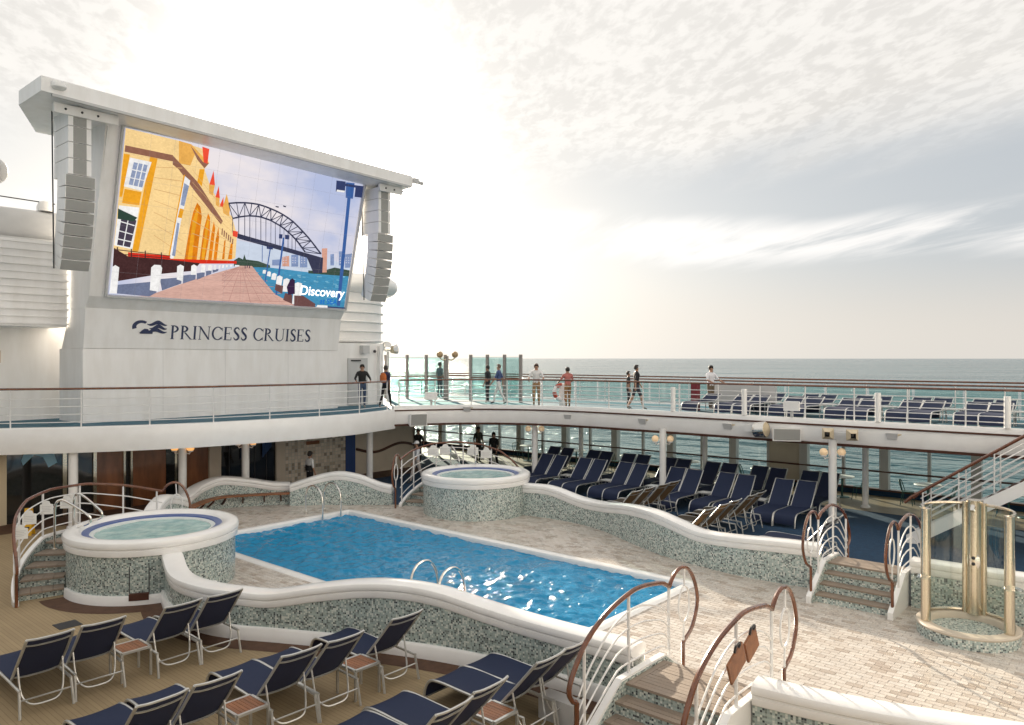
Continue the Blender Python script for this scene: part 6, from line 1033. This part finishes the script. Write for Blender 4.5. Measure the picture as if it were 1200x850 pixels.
for s_ in (-1,1):
    mb().add([(-.15,s_*.14,0),(.15,s_*.14,0),(.12,s_*.02,.95),(-.12,s_*.02,.95),(-.15,s_*.16,0),(.15,s_*.16,0),(.12,s_*.04,.95),(-.12,s_*.04,.95)], [(0,1,2,3),(7,6,5,4),(0,4,5,1),(1,5,6,2),(2,6,7,3),(3,7,4,0)]).build('board', M['yellow'], wf)
for k in range(3): mb().box(-.08,.08,-.15+.03*k,-.14+.03*k,.25+.2*k,.31+.2*k).build('mark', M['dark'], wf)
wf.location.z = .012; wf.scale = (.8,.8,.8)

# ================================================================== STEP BRIDGES OVER THE WAVE WALLS
def bridge(foot, sgn, land0, land1, k_after, label, lab_rails, m, wood_sign):
    """foot: x of the loop post at the tile side; sgn: direction in which the bridge leaves the pool area"""
    y0, y1 = 4.12, 5.58; t = thing('step_bridge', label, 'steps', (0,0,0)); H_ = .66
    X = lambda s: foot+sgn*s
    def plankset(xa, xb, z):
        a, b = sorted((xa, xb)); n_ = max(2, round((b-a)/.095)); w = (b-a)/n_
        for k in range(n_): mb().box(a+w*k+.004,a+w*(k+1)-.004,y0+.11,y1-.11,z-.035,z+random.uniform(-.0015,.0015)).build('plank', M['tread'], t)
        mb().box(a,b,y0,y0+.105,z-.035,z).build('edge_board', M['tread'], t); mb().box(a,b,y1-.105,y1,z-.035,z).build('edge_board', M['tread'], t)
    a, b = sorted((X(land0), X(land1)))
    mb().box(a,b,y0,y1,.005,H_-.04).build('landing_block', M[m], t); plankset(X(land0)-sgn*.02, X(land1)+sgn*.02, H_)
    for side in (-1, 1):
        for k in range(3):
            z = H_-.165*(k+1)
            s0 = land0-.27*(k+1) if side < 0 else land1+.27*k; s1 = s0+.27
            a, b = sorted((X(s0), X(s1))); mb().box(a,b,y0,y1,.005,z-.04).build('riser', M[m], t)
            if side < 0: plankset(X(s0-.02), X(s1), z)
            else: plankset(X(s0), X(s1+.02), z)
    sA, sB = land0-.27*3-.22, land1+.27*3+.22
    for yy in (y0-.1, y1+.0):
        prof = [(sA,.0),(sA,.14),(land0-.1,H_+.06),(land1+.1,H_+.06),(sB,.14),(sB,.0)]
        v = [(X(s),yy,z) for s, z in prof]+[(X(s),yy+.1,z) for s, z in prof]; n_ = 6
        mb().add(v, [tuple(range(n_)), tuple(range(2*n_-1,n_-1,-1))]+[(i,n_+i,n_+(i+1)%n_,(i+1)%n_) for i in range(n_)]).build('stringer', M['white2'], t)
    for yy in (y0+.003, y1-.015):
        prof = [(sA+.05,.0),(sA+.05,.10),(land0-.1,H_+.03),(land1+.1,H_+.03),(sB-.05,.10),(sB-.05,.0)]
        v = [(X(s),yy,z) for s, z in prof]+[(X(s),yy+.012,z) for s, z in prof]
        mb().add(v, [tuple(range(n_)), tuple(range(2*n_-1,n_-1,-1))]+[(i,n_+i,n_+(i+1)%n_,(i+1)%n_) for i in range(n_)]).build('side_mosaic', M[m], t)
    NS = .42
    arch0 = [(NS,1.65),(.62,1.745),(.85,1.79),(1.2,1.83),(1.53,1.81),(2.1,1.67),(2.55,1.43),(2.82,1.13),(2.92,.92),(2.86,.78),(2.76,.73)]
    arch = [(NS+(s-NS)*k_after, z) for s, z in arch0]
    loop = [(0,.70),(-.06,.74),(-.3,.88),(-.46,1.22),(-.36,1.56),(-.16,1.79),(.06,1.86),(.26,1.81),(.38,1.71),(NS,1.65)]
    for j, yy in enumerate((y0-.05, y1+.05)):
        r = thing('bridge_railing', lab_rails[j], 'railing', (0,0,0)); Q = lambda s, z: (X(s), yy, z)
        mb().tube([Q(0,.12)]+cat([Q(*p) for p in loop], 5), .03, 7).build('end_loop', M['wood'], r, True)
        ca = cat([Q(*p) for p in arch], 5); mb().tube(ca+[Vector(Q(arch[-1][0],.0))], .034, 7).build('handrail', M['wood'], r, True)
        ov = cat([Vector(Q(-.03+.17*math.cos(R(a)), 1.28+.27*math.sin(R(a)))) for a in range(0,360,30)], 3, True)
        mb().tube(ov, .016, 5, closed=True).tube([Q(-.03,1.55),Q(-.03,1.82)], .016, 5).tube([Q(-.01,.72),Q(-.02,1.01)], .016, 5).build('oval', M['whitemetal'], r, True)
        def az(s):
            for (s0, z0), (s1, z1) in zip(arch, arch[1:]):
                if s0 <= s <= s1: return z0+(z1-z0)*(s-s0)/(s1-s0)
            return arch[-1][1]
        def bz(s):
            if s < land0-.1: return .14+(H_-.08)*(s-sA)/(land0-.1-sA)
            if s <= land1+.1: return H_+.06
            return max(.1, .14+(H_-.08)*(sB-s)/(sB-land1-.1))
        for s in (NS+.02, NS+(1.55-NS)*k_after, NS+(2.6-NS)*k_after): mb().tube([Q(s,bz(s)-.03),Q(s,az(s))], .022, 6).build('post', M['whitemetal'], r, True)
        ss = [NS+.02+(NS+(2.7-NS)*k_after-NS)*i/18 for i in range(19)]
        for k in range(4):
            f = (k+.6)/4.6
            mb().tube([Q(s, bz(s)+(az(s)-bz(s))*f*(1-.25*abs(2*i/18-1)**2)) for i, s in enumerate(ss)], .014, 5).build('bar', M['whitemetal'], r, True)
    return t
bridge(10.5, -1, .72, 1.70, 1.0, 'wooden step bridge over the near mosaic wall at the bottom of the picture',
       ['near right railing of the bottom step bridge with a wood board on it','near left railing of the bottom step bridge beside the loungers'], 'mosaic', True)
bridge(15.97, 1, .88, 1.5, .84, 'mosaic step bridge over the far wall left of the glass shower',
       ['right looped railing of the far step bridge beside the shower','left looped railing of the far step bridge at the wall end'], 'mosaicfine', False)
# wood board pair hooked on the right rail of the near bridge
for k, (x, z) in enumerate(((8.80,1.33),(9.24,1.43))):
    s = thing('wood_board', ['lower','upper'][k]+' brown wooden board hooked on the railing of the bottom step bridge', 'board', (x,4.0,z), 0, 'wood boards on the step bridge railing')
    mb().obox(Matrix.Rotation(R(-24),4,'Y'), (.44,.34)[k], .03, .29).build('board', M['slat'], s)
    mb().tube(cat([(-.05,0,.14),(-.06,-.02,.22),(0,-.03,.25),(.06,-.02,.22),(.05,0,.16)], 4), .016, 6).build('hook', M['dark'], s, True)

# ================================================================== SHOWER
sh = thing('shower', 'round outdoor shower with glass screens and steel posts', 'shower', (15.85,2.78,0))
mb().lathe([(.82,0),(.82,.19)], n=40).build('mosaic_base', M['mosaicfine'], sh, True)
mb().lathe([(.83,.19),(.84,.22),(.82,.245),(.62,.245),(.60,.22),(.60,.12)], n=40).build('kerb_cap', M['beige'], sh, True)
mb().lathe([(.60,.13),(.001,.11)], n=24).build('tray', M['mosaicfine'], sh)
def half(pts, r, z0, z1, n_=14): mb().lathe([(r,z0),(r,z1)], n=n_, a0=pts[0], a1=pts[1]).build('glass_panel', M['glassclear'], sh, True)
half((118,14), .70, .26, 2.28); half((-14,-104), .70, .26, 2.28)
for a, w in ((120,.085),(-106,.085)): 
    x, y = .70*math.cos(R(a)), .70*math.sin(R(a)); mb().tube([(x,y,.245),(x,y,2.3)], w, 12).build('post', M['steel'], sh, True)
for y in (-.16,.16): mb().tube([(.66,y,.245),(.66,y,2.34)], .045, 12).build('post', M['steel'], sh, True)
mb().tube([(.68,0,.245),(.68,0,2.38)], .14, 18).build('control_column', M['steel'], sh, True)
mb().lathe([(.10,-.01),(.11,.015),(.05,.03),(.001,.03)], n=16).build('valve_plate', M['chrome'], sh, True)
vp = sh.children[-1]; vp.rotation_euler = (0,R(-90),0); vp.location = (.575,0,1.25); vp.scale = (1.6,1,1)
for z in (1.2,1.31): mb().ball((.55,0,z), .035, 6).build('button', M['dark'], sh)
hd = mb().tube([(.58,0,2.26),(.5,0,2.28),(.44,0,2.2)], .045, 8).build('shower_head', M['chrome'], sh, True)
for z in (2.30,.28): mb().tube([(.72*math.cos(R(a)),.72*math.sin(R(a)),z) for a in range(118,-107,-8)], .028, 7).build('ring_rail', M['steel'], sh, True)
for a in (125,-112):
    x, y = .78*math.cos(R(a)), .78*math.sin(R(a)); mb().lathe([(.16,0),(.17,.012),(.16,.024),(.02,.024)], (x,y,1.05), 14).build('shelf_ring', M['glassclear'], sh, True)

# ================================================================== POOL LADDERS
def hoop(label, a, b, h, m='chrome'):
    g = thing('pool_ladder', label, 'pool ladder rail', (0,0,0), 0, 'chrome pool ladder rails')
    A, B = Vector(a), Vector(b); P_ = lambda t, z: A.lerp(B, t)+Vector((0,0,z))
    mb().tube(cat([P_(-.04,.0),P_(-.06,.28),P_(-.05,.62*h),P_(.08,.88*h),P_(.34,h),P_(.66,.98*h),P_(.9,.80*h),P_(1.0,.52*h),P_(1.0,0),P_(1.0,-.7)], 6), .026, 8).build('tube', M[m], g, True)
    mb().lathe([(.06,0),(.06,.02),(.03,.03)], tuple(P_(-.04,.015)), 10).build('flange', M[m], g, True)
hoop('left chrome ladder rail at the far corner of the pool', (14.25,21.15,0), (14.25,20.28,0), .95)
hoop('right chrome ladder rail at the far corner of the pool', (14.95,21.15,0), (14.95,20.28,0), .95)
hoop('left chrome ladder rail on the near edge of the pool', (9.66,10.9,0), (10.36,10.9,0), 1.12)
hoop('right chrome ladder rail on the near edge of the pool', (9.66,10.15,0), (10.36,10.15,0), 1.12)

# ================================================================== STAIR TO THE UPPER DECK
us = thing('deck_stair', 'open white stair with brown handrail rising to the upper deck at right', 'stair', (0,0,0))
sl_ = .7125
for k in range(17):
    y = 5.35-.25*k; z = .178*(k+1)
    if z > 3.0: break
    mb().box(22.84,23.7,y-.29,y,z-.04,z).build('tread', M['trim'], us)
    mb().box(22.84,23.7,y-.012,y+.0,z-.178,z-.042).build('riser', M['grey'], us)
for x in (22.76,23.7):
    mb().add([(x,5.45,0),(x,5.2,0),(x,1.1,2.72),(x,1.1,3.05),(x,5.45,.22),(x+.07,5.45,0),(x+.07,5.2,0),(x+.07,1.1,2.72),(x+.07,1.1,3.05),(x+.07,5.45,.22)],
             [(0,1,2,3,4),(9,8,7,6,5),(0,5,6,1),(1,6,7,2),(2,7,8,3),(3,8,9,4),(4,9,5,0)]).build('stringer', M['white2'], us)
    rp_ = lambda y, dz: (x+.035, y, 1.28+(5.31-y)*sl_+dz)
    mb().tube([rp_(5.5,-.05),rp_(5.31,0),rp_(1.2,0)], .042, 8).build('handrail', M['wood'], us, True)
    for k in range(5): mb().tube([rp_(5.1,-.18-.16*k),rp_(1.2,-.18-.16*k)], .014, 5).build('bar', M['whitemetal'], us, True)
    for y in (5.05,4.2,3.4,2.6,1.8): mb().tube([rp_(y,0),rp_(y,-1.05)], .02, 6).build('post', M['whitemetal'], us, True)
# ================================================================== LOUNGERS
def lounger(label, top_y=-.13, top_z=1.13, m='navy'):
    """faces +y: rear feet at y = 0, foot end at y = 1.95, width .66"""
    t = thing('sun_lounger', label, 'sun lounger', (0,0,0)); w = .33; hy, hz = .52, .40
    for s in (-1, 1):
        x = s*w
        mb().tube(cat([(x,.06,.37),(x,.5,.385),(x,1.2,.40),(x,1.62,.41),(x,1.83,.37),(x,1.93,.22),(x,1.96,.01)], 4), .021, 6).build('side_rail', M['metal'], t, True)
        mb().tube([(x,.08,.38),(x*1.04,.0,.0)], .02, 6).build('rear_leg', M['metal'], t, True)
        mb().tube([(x*.93,hy,hz),(x*.93,hy*.5+top_y*.5,(hz+top_z)/2-.012),(x*.90,top_y,top_z)], .02, 6).build('back_rail', M['metal'], t, True)
    def sling(prof, hw, name):
        n_ = 6; vs = []; fs = []
        for y, z in prof:
            for i in range(n_+1):
                u = 2*i/n_-1; vs.append((u*hw, y, z-.022*(1-u*u)))
        for j in range(len(prof)-1):
            for i in range(n_): a = j*(n_+1)+i; fs.append((a, a+1, a+n_+2, a+n_+1))
        o = len(vs); vs2 = [(x, y, z-.008) for x, y, z in vs]; fs2 = [tuple(o+k for k in reversed(f)) for f in fs]
        mb().add(vs+vs2, fs+fs2).build(name, M[m], t, True)
    sling([(p.y, p.z) for p in cat([(0,hy,hz+.015),(0,.95,.412),(0,1.4,.425),(0,1.65,.42),(0,1.84,.375),(0,1.925,.25),(0,1.945,.12)], 3)], .315, 'seat_sling')
    sling([(hy+(top_y-hy)*i/5, hz+.02+(top_z-.01-hz)*i/5-.01*math.sin(math.pi*i/5)) for i in range(6)], .292, 'back_sling')
    dy, dz = top_y-hy, top_z-hz
    bow = lambda f, sag: cat([(-.30,hy+dy*f,hz+dz*f),(-.15,hy+dy*f-sag,hz+dz*f-sag*.5),(.15,hy+dy*f-sag,hz+dz*f-sag*.5),(.30,hy+dy*f,hz+dz*f)], 3)
    mb().tube(bow(1.0,.02), .017, 6).build('top_bar', M['metal'], t, True)
    mb().tube(bow(.86,.03), .013, 5).build('cross_bar', M['metal'], t, True)
    mb().tube(bow(.06,.03), .014, 5).build('hinge_bar', M['metal'], t, True)
    if top_z > .9:
        mb().tube(cat([(-.29,hy+dy*.34,hz+dz*.34-.01),(-.27,.21,.28),(-.18,.12,.14),(0,.10,.115),(.18,.12,.14),(.27,.21,.28),(.29,hy+dy*.34,hz+dz*.34-.01)], 4), .014, 6).build('prop_loop', M['metal'], t, True)
    mb().tube([(-.33,.05,.24),(.33,.05,.24)], .012, 5).build('rear_stretcher', M['metal'], t, True)
    mb().tube([(-.33,1.915,.12),(.33,1.915,.12)], .012, 5).build('front_stretcher', M['metal'], t, True)
    return t
proto = lounger('x'); used = [False]
backlit_proto = lounger('x', m='navy_backlit'); usedt = [False]
low = lounger('x', -.06, .66); usedl = [False]
FLAT = lounger('x', -.28, .52); usedf = [False]
def place(pr_, fl, loc, rz_, label, group):
    if not fl[0]: fl[0] = True; pr_.location = loc; pr_.rotation_euler = (0,0,rz_); tag(pr_, label, None, group); return pr_
    return copy_tree(pr_, None, loc, rz_, label, group)
G1 = 'navy loungers on the near tan deck'
rows = [(12.08, (3.86,4.58,5.74,6.44), 'in the row nearest the left whirlpool tub'), (8.88, (3.98,4.68,5.86,6.56,7.73), 'in the middle row on the tan deck'), (6.24, (6.03,6.73,7.86,8.50), 'in the row beside the bottom step bridge')]
for y, xs, nm in rows:
    for k, x in enumerate(xs):
        place(proto, used, (x+random.uniform(-.015,.015),y+random.uniform(-.05,.05),.008), R(random.uniform(-2.2,2.2)), 'navy sling lounger %s, %s from the left' % (nm, ORD[k]), G1)
G2 = 'navy loungers in front of the starboard windows'
ya = [(8.72,9.42),(10.72,11.42),(12.6,13.3),(14.75,15.45),(16.6,17.3),(18.5,19.2)]
for i, pr2 in enumerate(ya):
    for j, y in enumerate(reversed(pr2)):
        place(proto, used, (24.3+random.uniform(-.05,.05),y,.008), R(90+random.uniform(-2.5,2.5)), 'navy lounger in the front row facing the pool, %s from the right stair' % ORD[2*i+1-j], G2)
yb = [8.74,9.4,10.5,11.2,12.35,13.0,14.2,14.85,16.05,16.7,17.8,18.45,19.8,20.5]
for k, y in enumerate(yb):
    place(proto, used, (26.55+random.uniform(-.05,.05),y,.008), R(90+random.uniform(-2.5,2.5)), 'dark lounger in the second row under the upper deck, %s from the right' % ORD[k], G2)
G3 = 'loungers just behind the far mosaic wall'
for y, xs, nm in ((12.0,(19.35,20.1,20.95,21.65),'behind the far wall facing the tub'), (9.15,(18.3,19.2,19.9,20.95,21.6),'behind the far wall, middle row'), (6.3,(18.85,19.55),'behind the far step bridge')):
    for k, x in enumerate(xs):
        place(*((backlit_proto, usedt) if y > 8 else (proto, used)), (x,y,.012), R(random.uniform(-2,2)), '%s lounger %s, %s from the left' % ('backlit navy' if y > 8 else 'navy', nm, ORD[k]), G3)
G4 = 'loungers on the starboard upper deck'
yu = [2.0,2.65,3.9,4.55,5.74,6.4,7.66,8.3,9.55,10.24,11.5,12.15,13.42]
for k, y in enumerate(yu):
    place(low, usedl, (27.55+random.uniform(-.06,.06),y,3.006), R(90+random.uniform(-2,2)), 'navy lounger in the inner row on the upper deck, %s from the right' % ORD[k], G4)
    if k < 12: place(low, usedl, (29.5+random.uniform(-.06,.06),y+.15,3.006), R(90+random.uniform(-2,2)), 'navy lounger in the outer row on the upper deck, %s from the right' % ORD[k], G4)
for o in [FLAT]+list(FLAT.children): bpy.data.objects.remove(o, do_unlink=True)

# ---- side tables
def side_table(label, m='slat', w=.44, d=.44, h=.43):
    t = thing('side_table', label, 'side table', (0,0,0))
    for sx in (-1,1):
        for sy in (-1,1): mb().box(sx*w/2-.016,sx*w/2+.016,sy*d/2-.016,sy*d/2+.016,0,h).build('leg', M['metal'], t)
    for sy in (-1,1): mb().box(-w/2,w/2,sy*d/2-.02,sy*d/2+.02,h+.001,h+.035).build('frame', M['metal'], t)
    for sx in (-1,1): mb().box(sx*w/2-.02,sx*w/2+.02,-d/2+.021,d/2-.021,h+.001,h+.035).build('frame', M['metal'], t)
    for k in range(7): 
        x = -w/2+.026+k*(w-.052)/7; mb().box(x+.003,x+(w-.052)/7-.003,-d/2+.022,d/2-.022,h+.012,h+.033).build('slat', M[m], t)
    return t
stb = side_table('x'); us_ = [False]
for k, (x, y) in enumerate(((5.16,12.5),(5.27,9.25),(7.14,9.25),(7.30,6.65))):
    place(stb, us_, (x,y,.008), 0, ['slatted teak side table in the row nearest the left whirlpool tub','slatted teak side table at the left of the middle lounger row','slatted teak side table at the right of the middle lounger row','slatted teak side table in the row beside the bottom step bridge'][k], 'slatted side tables between the near loungers')
wtb = side_table('x', 'whitemetal'); wu = [False]
for k, y in enumerate((10.07,12.0,14.05,16.03,17.9)): place(wtb, wu, (24.0,y,.008), 0, 'pale side table in the far lounger row, %s from the right' % ORD[k], 'pale side tables in the far lounger row')
for k, y in enumerate((3.28,5.15,7.03,8.92,10.87)): place(wtb, wu, (27.0,y,3.006), 0, 'pale side table among the upper deck loungers, %s from the right' % ORD[k], 'pale side tables on the upper deck')

# ---- cafe tables and chairs by the windows
def cafe_table():
    t = thing('cafe_table', 'x', 'table', (0,0,0))
    mb().lathe([(.001,.73),(.42,.73),(.43,.745),(.42,.76),(.001,.76)], n=20).build('top', M['paper'], t, True)
    mb().tube([(0,0,.02),(0,0,.73)], .035, 8).build('pedestal', M['green'], t, True); mb().lathe([(.26,0),(.25,.025),(.03,.04)], n=14).build('base', M['green'], t, True); return t
def cafe_chair():
    t = thing('cafe_chair', 'x', 'chair', (0,0,0))
    mb().lathe([(.001,.44),(.2,.45),(.21,.46),(.2,.47),(.001,.47)], n=12).build('seat', M['green'], t, True)
    mb().tube(cat([(-.2,-.12,.46),(-.22,-.2,.7),(-.16,-.24,.82),(0,-.26,.85),(.16,-.24,.82),(.22,-.2,.7),(.2,-.12,.46)], 3), .016, 6).build('back_hoop', M['green'], t, True)
    for x in (-.09,0,.09): mb().tube([(x,-.17,.46),(x,-.25,.83)], .01, 5).build('back_rod', M['green'], t, True)
    for sx in (-1,1):
        for sy in (-1,1): mb().tube([(sx*.14,sy*.13,.45),(sx*.2,sy*.19,0)], .013, 5).build('leg', M['green'], t, True)
    return t
ct, cc = cafe_table(), cafe_chair(); c1, c2 = [False], [False]; ci = 0
for k, y in enumerate((3.4,6.2,9.0,12.0,15.1,18.0,20.9,23.8,26.8)):
    place(ct, c1, (28.7,y,.012), 0, 'round pale cafe table by the windows, %s from the right' % ORD[k], 'cafe tables by the windows')
    for dy, rz_ in ((.62,math.pi),(-.62,0)):
        place(cc, c2, (28.65+random.uniform(-.06,.06),y+dy,.012), rz_+random.uniform(-.4,.4), 'green cafe chair by the windows, %s from the right' % ORD[ci], 'green cafe chairs by the windows'); ci += 1
tag(mb().box(5.15,5.55,15.55,15.95,.009,.016).build('floor_drain', M['dark']), 'dark square drain plate in the tan deck below the left tub', 'drain')
tag(mb().box(8.3,8.55,6.1,6.7,.01,.34).build('deck_box', M['grey']), 'grey box on the deck beside the bottom step bridge', 'box')

# ================================================================== PEOPLE
def person(label, loc, face, shirt, legs, skin=(.36,.2,.13), hair=(.02,.015,.012), pose='stand', h=1.74, shorts=False, cap=None, sleeves=True, extra=None):
    k = h/1.74; V = {}; E = []
    def v(n, p, r): V[n] = (Vector(p)*k, r*k, len(V)); return n
    sw = {'walk':.26,'stand':.03,'lean':.06}[pose]
    v('pel',(0,0,.94),.135); v('wa',(0,.0,1.08),.125); v('ch',(0,.01,1.30),.15); v('up',(0,0,1.43),.11); v('nk',(0,.01,1.51),.055); v('jaw',(0,.03,1.58),.075); v('cr',(0,.015,1.67),.085)
    E += [('pel','wa'),('wa','ch'),('ch','up'),('up','nk'),('nk','jaw'),('jaw','cr')]
    for s, q in ((-1,'l'),(1,'r')):
        f = sw*s
        v('hp'+q,(s*.09,0,.90),.095); v('kn'+q,(s*.10,f*.55+.03,.50),.062); v('cf'+q,(s*.10,f*.8,.32),.056); v('an'+q,(s*.10,f*1.05-.02 if f > 0 else f*1.3,.09),.038); v('to'+q,(s*.115,(f*1.05 if f > 0 else f*1.3)+.13,.035),.034)
        E += [('pel','hp'+q),('hp'+q,'kn'+q),('kn'+q,'cf'+q),('cf'+q,'an'+q),('an'+q,'to'+q)]
        if pose == 'lean': el, wr = (s*.30,.14,1.18), (s*.28,.36,1.10)
        elif pose == 'walk': el, wr = (s*.25,-f*.45,1.16), (s*.26,-f*.75+.08,.93)
        else: el, wr = (s*.25,-.02,1.15), (s*.26,.07,.90)
        v('sh'+q,(s*.175,0,1.41),.068); v('el'+q,el,.044); v('wr'+q,wr,.029)
        d = (Vector(wr)-Vector(el)).normalized(); side = Vector((s,0,0)); fwd = d.cross(side).normalized()
        pm = Vector(wr)+d*.07; v('pm'+q,pm,.03)
        E += [('up','sh'+q),('sh'+q,'el'+q),('el'+q,'wr'+q),('wr'+q,'pm'+q)]
        for i, ln in enumerate((.07,.08,.075,.06)):
            o = fwd*(.030-.020*i); a = pm+o+d*.03; b = a+d*ln*.6-side*.008; e = b+d*ln*.4-side*.02
            v('f%d%s' % (i,q), a, .0095); v('g%d%s' % (i,q), b, .0088); v('e%d%s' % (i,q), e, .008); E += [('pm'+q,'f%d%s' % (i,q)),('f%d%s' % (i,q),'g%d%s' % (i,q)),('g%d%s' % (i,q),'e%d%s' % (i,q))]
        a = pm+fwd*.04-d*.01; b = a+d*.04+fwd*.01; v('t0'+q,a,.0105); v('t1'+q,b,.009); E += [('pm'+q,'t0'+q),('t0'+q,'t1'+q)]
    me = bpy.data.meshes.new('body'); me.from_pydata([V[n][0] for n in V], [(V[a][2], V[b][2]) for a, b in E], [])
    tmp = bpy.data.objects.new('tmp', me); COL.objects.link(tmp)
    sk = tmp.modifiers.new('s', 'SKIN'); sk.use_smooth_shade = True; tmp.modifiers.new('d', 'SUBSURF').levels = 1
    for i, n in enumerate(V):
        r = V[n][1]; fx = 1.18 if n in ('ch','up','wa','pel') else 1.0; me.skin_vertices[0].data[i].radius = (r*fx, r*(.8 if n in ('ch','up','wa','pel') else 1.0)); me.skin_vertices[0].data[i].use_root = (i == 0)
    dg = bpy.context.evaluated_depsgraph_get(); bm_ = bpy.data.meshes.new_from_object(tmp.evaluated_get(dg)); bpy.data.objects.remove(tmp)
    ms = [mat('skin', skin, .5), mat('shirt', shirt, .8, var=.2, vscale=8), mat('trousers', legs, .8, var=.2, vscale=8), mat('shoe', (.05,.05,.05) if sum(legs) > .4 else (.25,.24,.22), .6)]
    bm_.materials.clear(); [bm_.materials.append(x) for x in ms]
    segs = [(V[a][0], V[b][0], a, b) for a, b in E]
    def region(c):
        best = None
        for p, q, a, b in segs:
            d = q-p; t = max(0, min(1, (c-p).dot(d)/max(d.length_squared, 1e-9))); dd = (c-(p+d*t)).length
            if best is None or dd < best[0]: best = (dd, a, b, t)
        _, a, b, t = best
        if a in ('nk','jaw') or (a == 'up' and b == 'nk' and t > .6): return 0
        if b[:2] == 'el': return 1 if (sleeves or t < .6) else 0
        if b[:2] in ('wr','pm','t0','t1') or b[:1] in ('f','g','e') and b[:2] != 'el': return 1 if (b[:2] == 'wr' and sleeves == 2 and t < .9) else 0
        if b[:2] == 'to' or (b[:2] == 'an' and t > .85): return 3
        if b[:2] in ('cf','an') or (b[:2] == 'kn' and t > .85): return 0 if shorts else 2
        if b[:2] == 'kn' or b[:2] == 'hp' or (a == 'pel' and b == 'wa' and t < .35): return 2
        return 1
    for p in bm_.polygons: p.material_index = region(p.center); p.use_smooth = True
    t = thing('person', label, 'person', loc, face, None); b = bpy.data.objects.new('body', bm_); COL.objects.link(b); b.parent = t
    hm = mat('hair', hair, .6)
    hd = mb().lathe([(.001,.112),(.05,.105),(.085,.07),(.10,.02),(.099,-.03),(.085,-.07)], n=14, a0=165, a1=375).lathe([(.001,.112),(.05,.105),(.085,.07),(.094,.045)], n=8, a0=15, a1=165).build('hair', hm, t, True)
    hd.location = Vector((0,.012,1.655))*k; hd.scale = (k*.95,k*1.08,k)
    nb = mb().add([(-.012,.115,1.60),(.012,.115,1.60),(0,.138,1.60),(0,.105,1.65)], [(0,1,2),(0,2,3),(2,1,3)]).build('nose', ms[0], t); nb.scale = (k,k,k)
    for s in (-1,1):
        eb = mb().box(s*.03-.01,s*.03+.01,.098,.106,1.64,1.648).build('eye', hm, t); eb.scale = (k,k,k)
        er = mb().ball((s*.092,.01,1.615), .02, 5).build('ear', ms[0], t, True); er.scale = (k,k,k)
    mo = mb().box(-.022,.022,.098,.104,1.567,1.573).build('mouth', mat('lip', (.25,.09,.07), .5), t); mo.scale = (k,k,k)
    if cap:
        cb = mb().lathe([(.001,.13),(.06,.12),(.10,.07),(.108,.015)], n=16).add([(-.09,.06,.02),(.09,.06,.02),(.07,.19,.005),(-.07,.19,.005)], [(0,1,2,3)]).build('cap', mat('cap', cap, .7), t, True)
        cb.location = Vector((0,.012,1.655))*k; cb.scale = (k,k,k)
    if extra: extra(t, k)
    return t
def backpack(col):
    def f(t, k):
        o = mb().lathe([(.001,0),(.10,.02),(.14,.12),(.14,.3),(.09,.4),(.001,.43)], n=14).build('backpack', mat('backpack', col, .7), t, True); o.location = Vector((0,-.2,1.03))*k; o.scale = (1.05,.75,1)
    return f
WHITE = (.72,.72,.72); TAN = (.32,.19,.09); NVY = (.02,.03,.07); BLK = (.012,.012,.014)
def vest(t, k):
    o = mb().lathe([(.165,0),(.175,.12),(.17,.2)], n=14).build('waistcoat', mat('waistcoat', BLK, .7), t, True); o.location = Vector((0,0,1.02))*k; o.scale = (1.02,.86,1.0)
person('person in black printed shirt and jeans holding the balcony rail', (19.45,24.95,3.006), R(150), BLK, (.05,.08,.15), pose='lean', h=1.78, sleeves=2)
person('person with an orange backpack walking away along the balcony', (20.35,24.55,3.006), R(-70), (.03,.03,.08), BLK, pose='walk', h=1.72, extra=backpack((.5,.13,.03)))
person('person behind the teal glass wind screen on the upper deck', (27.3,28.6,3.006), R(-100), (.10,.14,.16), (.06,.09,.12), pose='stand', h=1.82)
person('person in blue shirt and white trousers walking on the upper deck', (25.2,22.6,3.006), R(30), (.06,.09,.22), (.74,.74,.72), pose='walk', h=1.76, hair=(.12,.08,.06), sleeves=True)
person('person in dark clothes behind the white trousered walker', (25.55,23.6,3.006), R(20), (.02,.02,.025), (.015,.015,.02), pose='stand', h=1.70)
person('person in white polo shirt and tan trousers leaning on the upper rail', (24.95,20.25,3.006), R(125), WHITE, TAN, pose='lean', h=1.80, hair=(.14,.10,.08))
person('person in pink top and tan trousers beside the life ring', (25.15,18.75,3.006), R(-30), (.48,.16,.14), (.28,.15,.06), pose='lean', h=1.66)
person('person in black T-shirt walking past the upper rail', (26.0,16.0,3.006), R(-130), BLK, (.03,.035,.05), pose='walk', h=1.76, shorts=True, extra=None)
person('person in dark jacket behind the black T-shirt walker', (26.6,16.75,3.006), R(-150), (.03,.035,.04), (.02,.02,.025), pose='stand', h=1.5)
person('person in white T-shirt and khaki trousers standing above the loungers', (27.9,13.75,3.006), R(160), (.78,.78,.82), (.16,.12,.08), pose='lean', h=1.74)
person('crew member in black cap and waistcoat behind the humped wall', (16.1,23.7,.012), R(-90), WHITE, BLK, pose='stand', h=1.62, cap=(.02,.015,.015), extra=vest)
person('person in white cap and pale shirt beside the far tub steps', (20.6,22.9,.012), R(70), (.68,.70,.74), (.5,.45,.42), pose='walk', h=1.68, cap=(.8,.8,.8))
person('silhouetted person behind the white capped one', (24.0,26.6,.012), R(150), (.02,.022,.02), (.02,.02,.02), pose='stand', h=1.72)
person('silhouetted person standing behind the far tub, left of a pair', (26.5,25.1,.012), R(170), (.05,.045,.03), (.02,.02,.02), pose='stand', h=1.74)
person('silhouetted person in dark clothes behind the far tub, right of a pair', (25.3,23.0,.012), R(110), (.012,.014,.014), (.012,.012,.012), pose='walk', h=1.70)
bpy.context.view_layer.update()
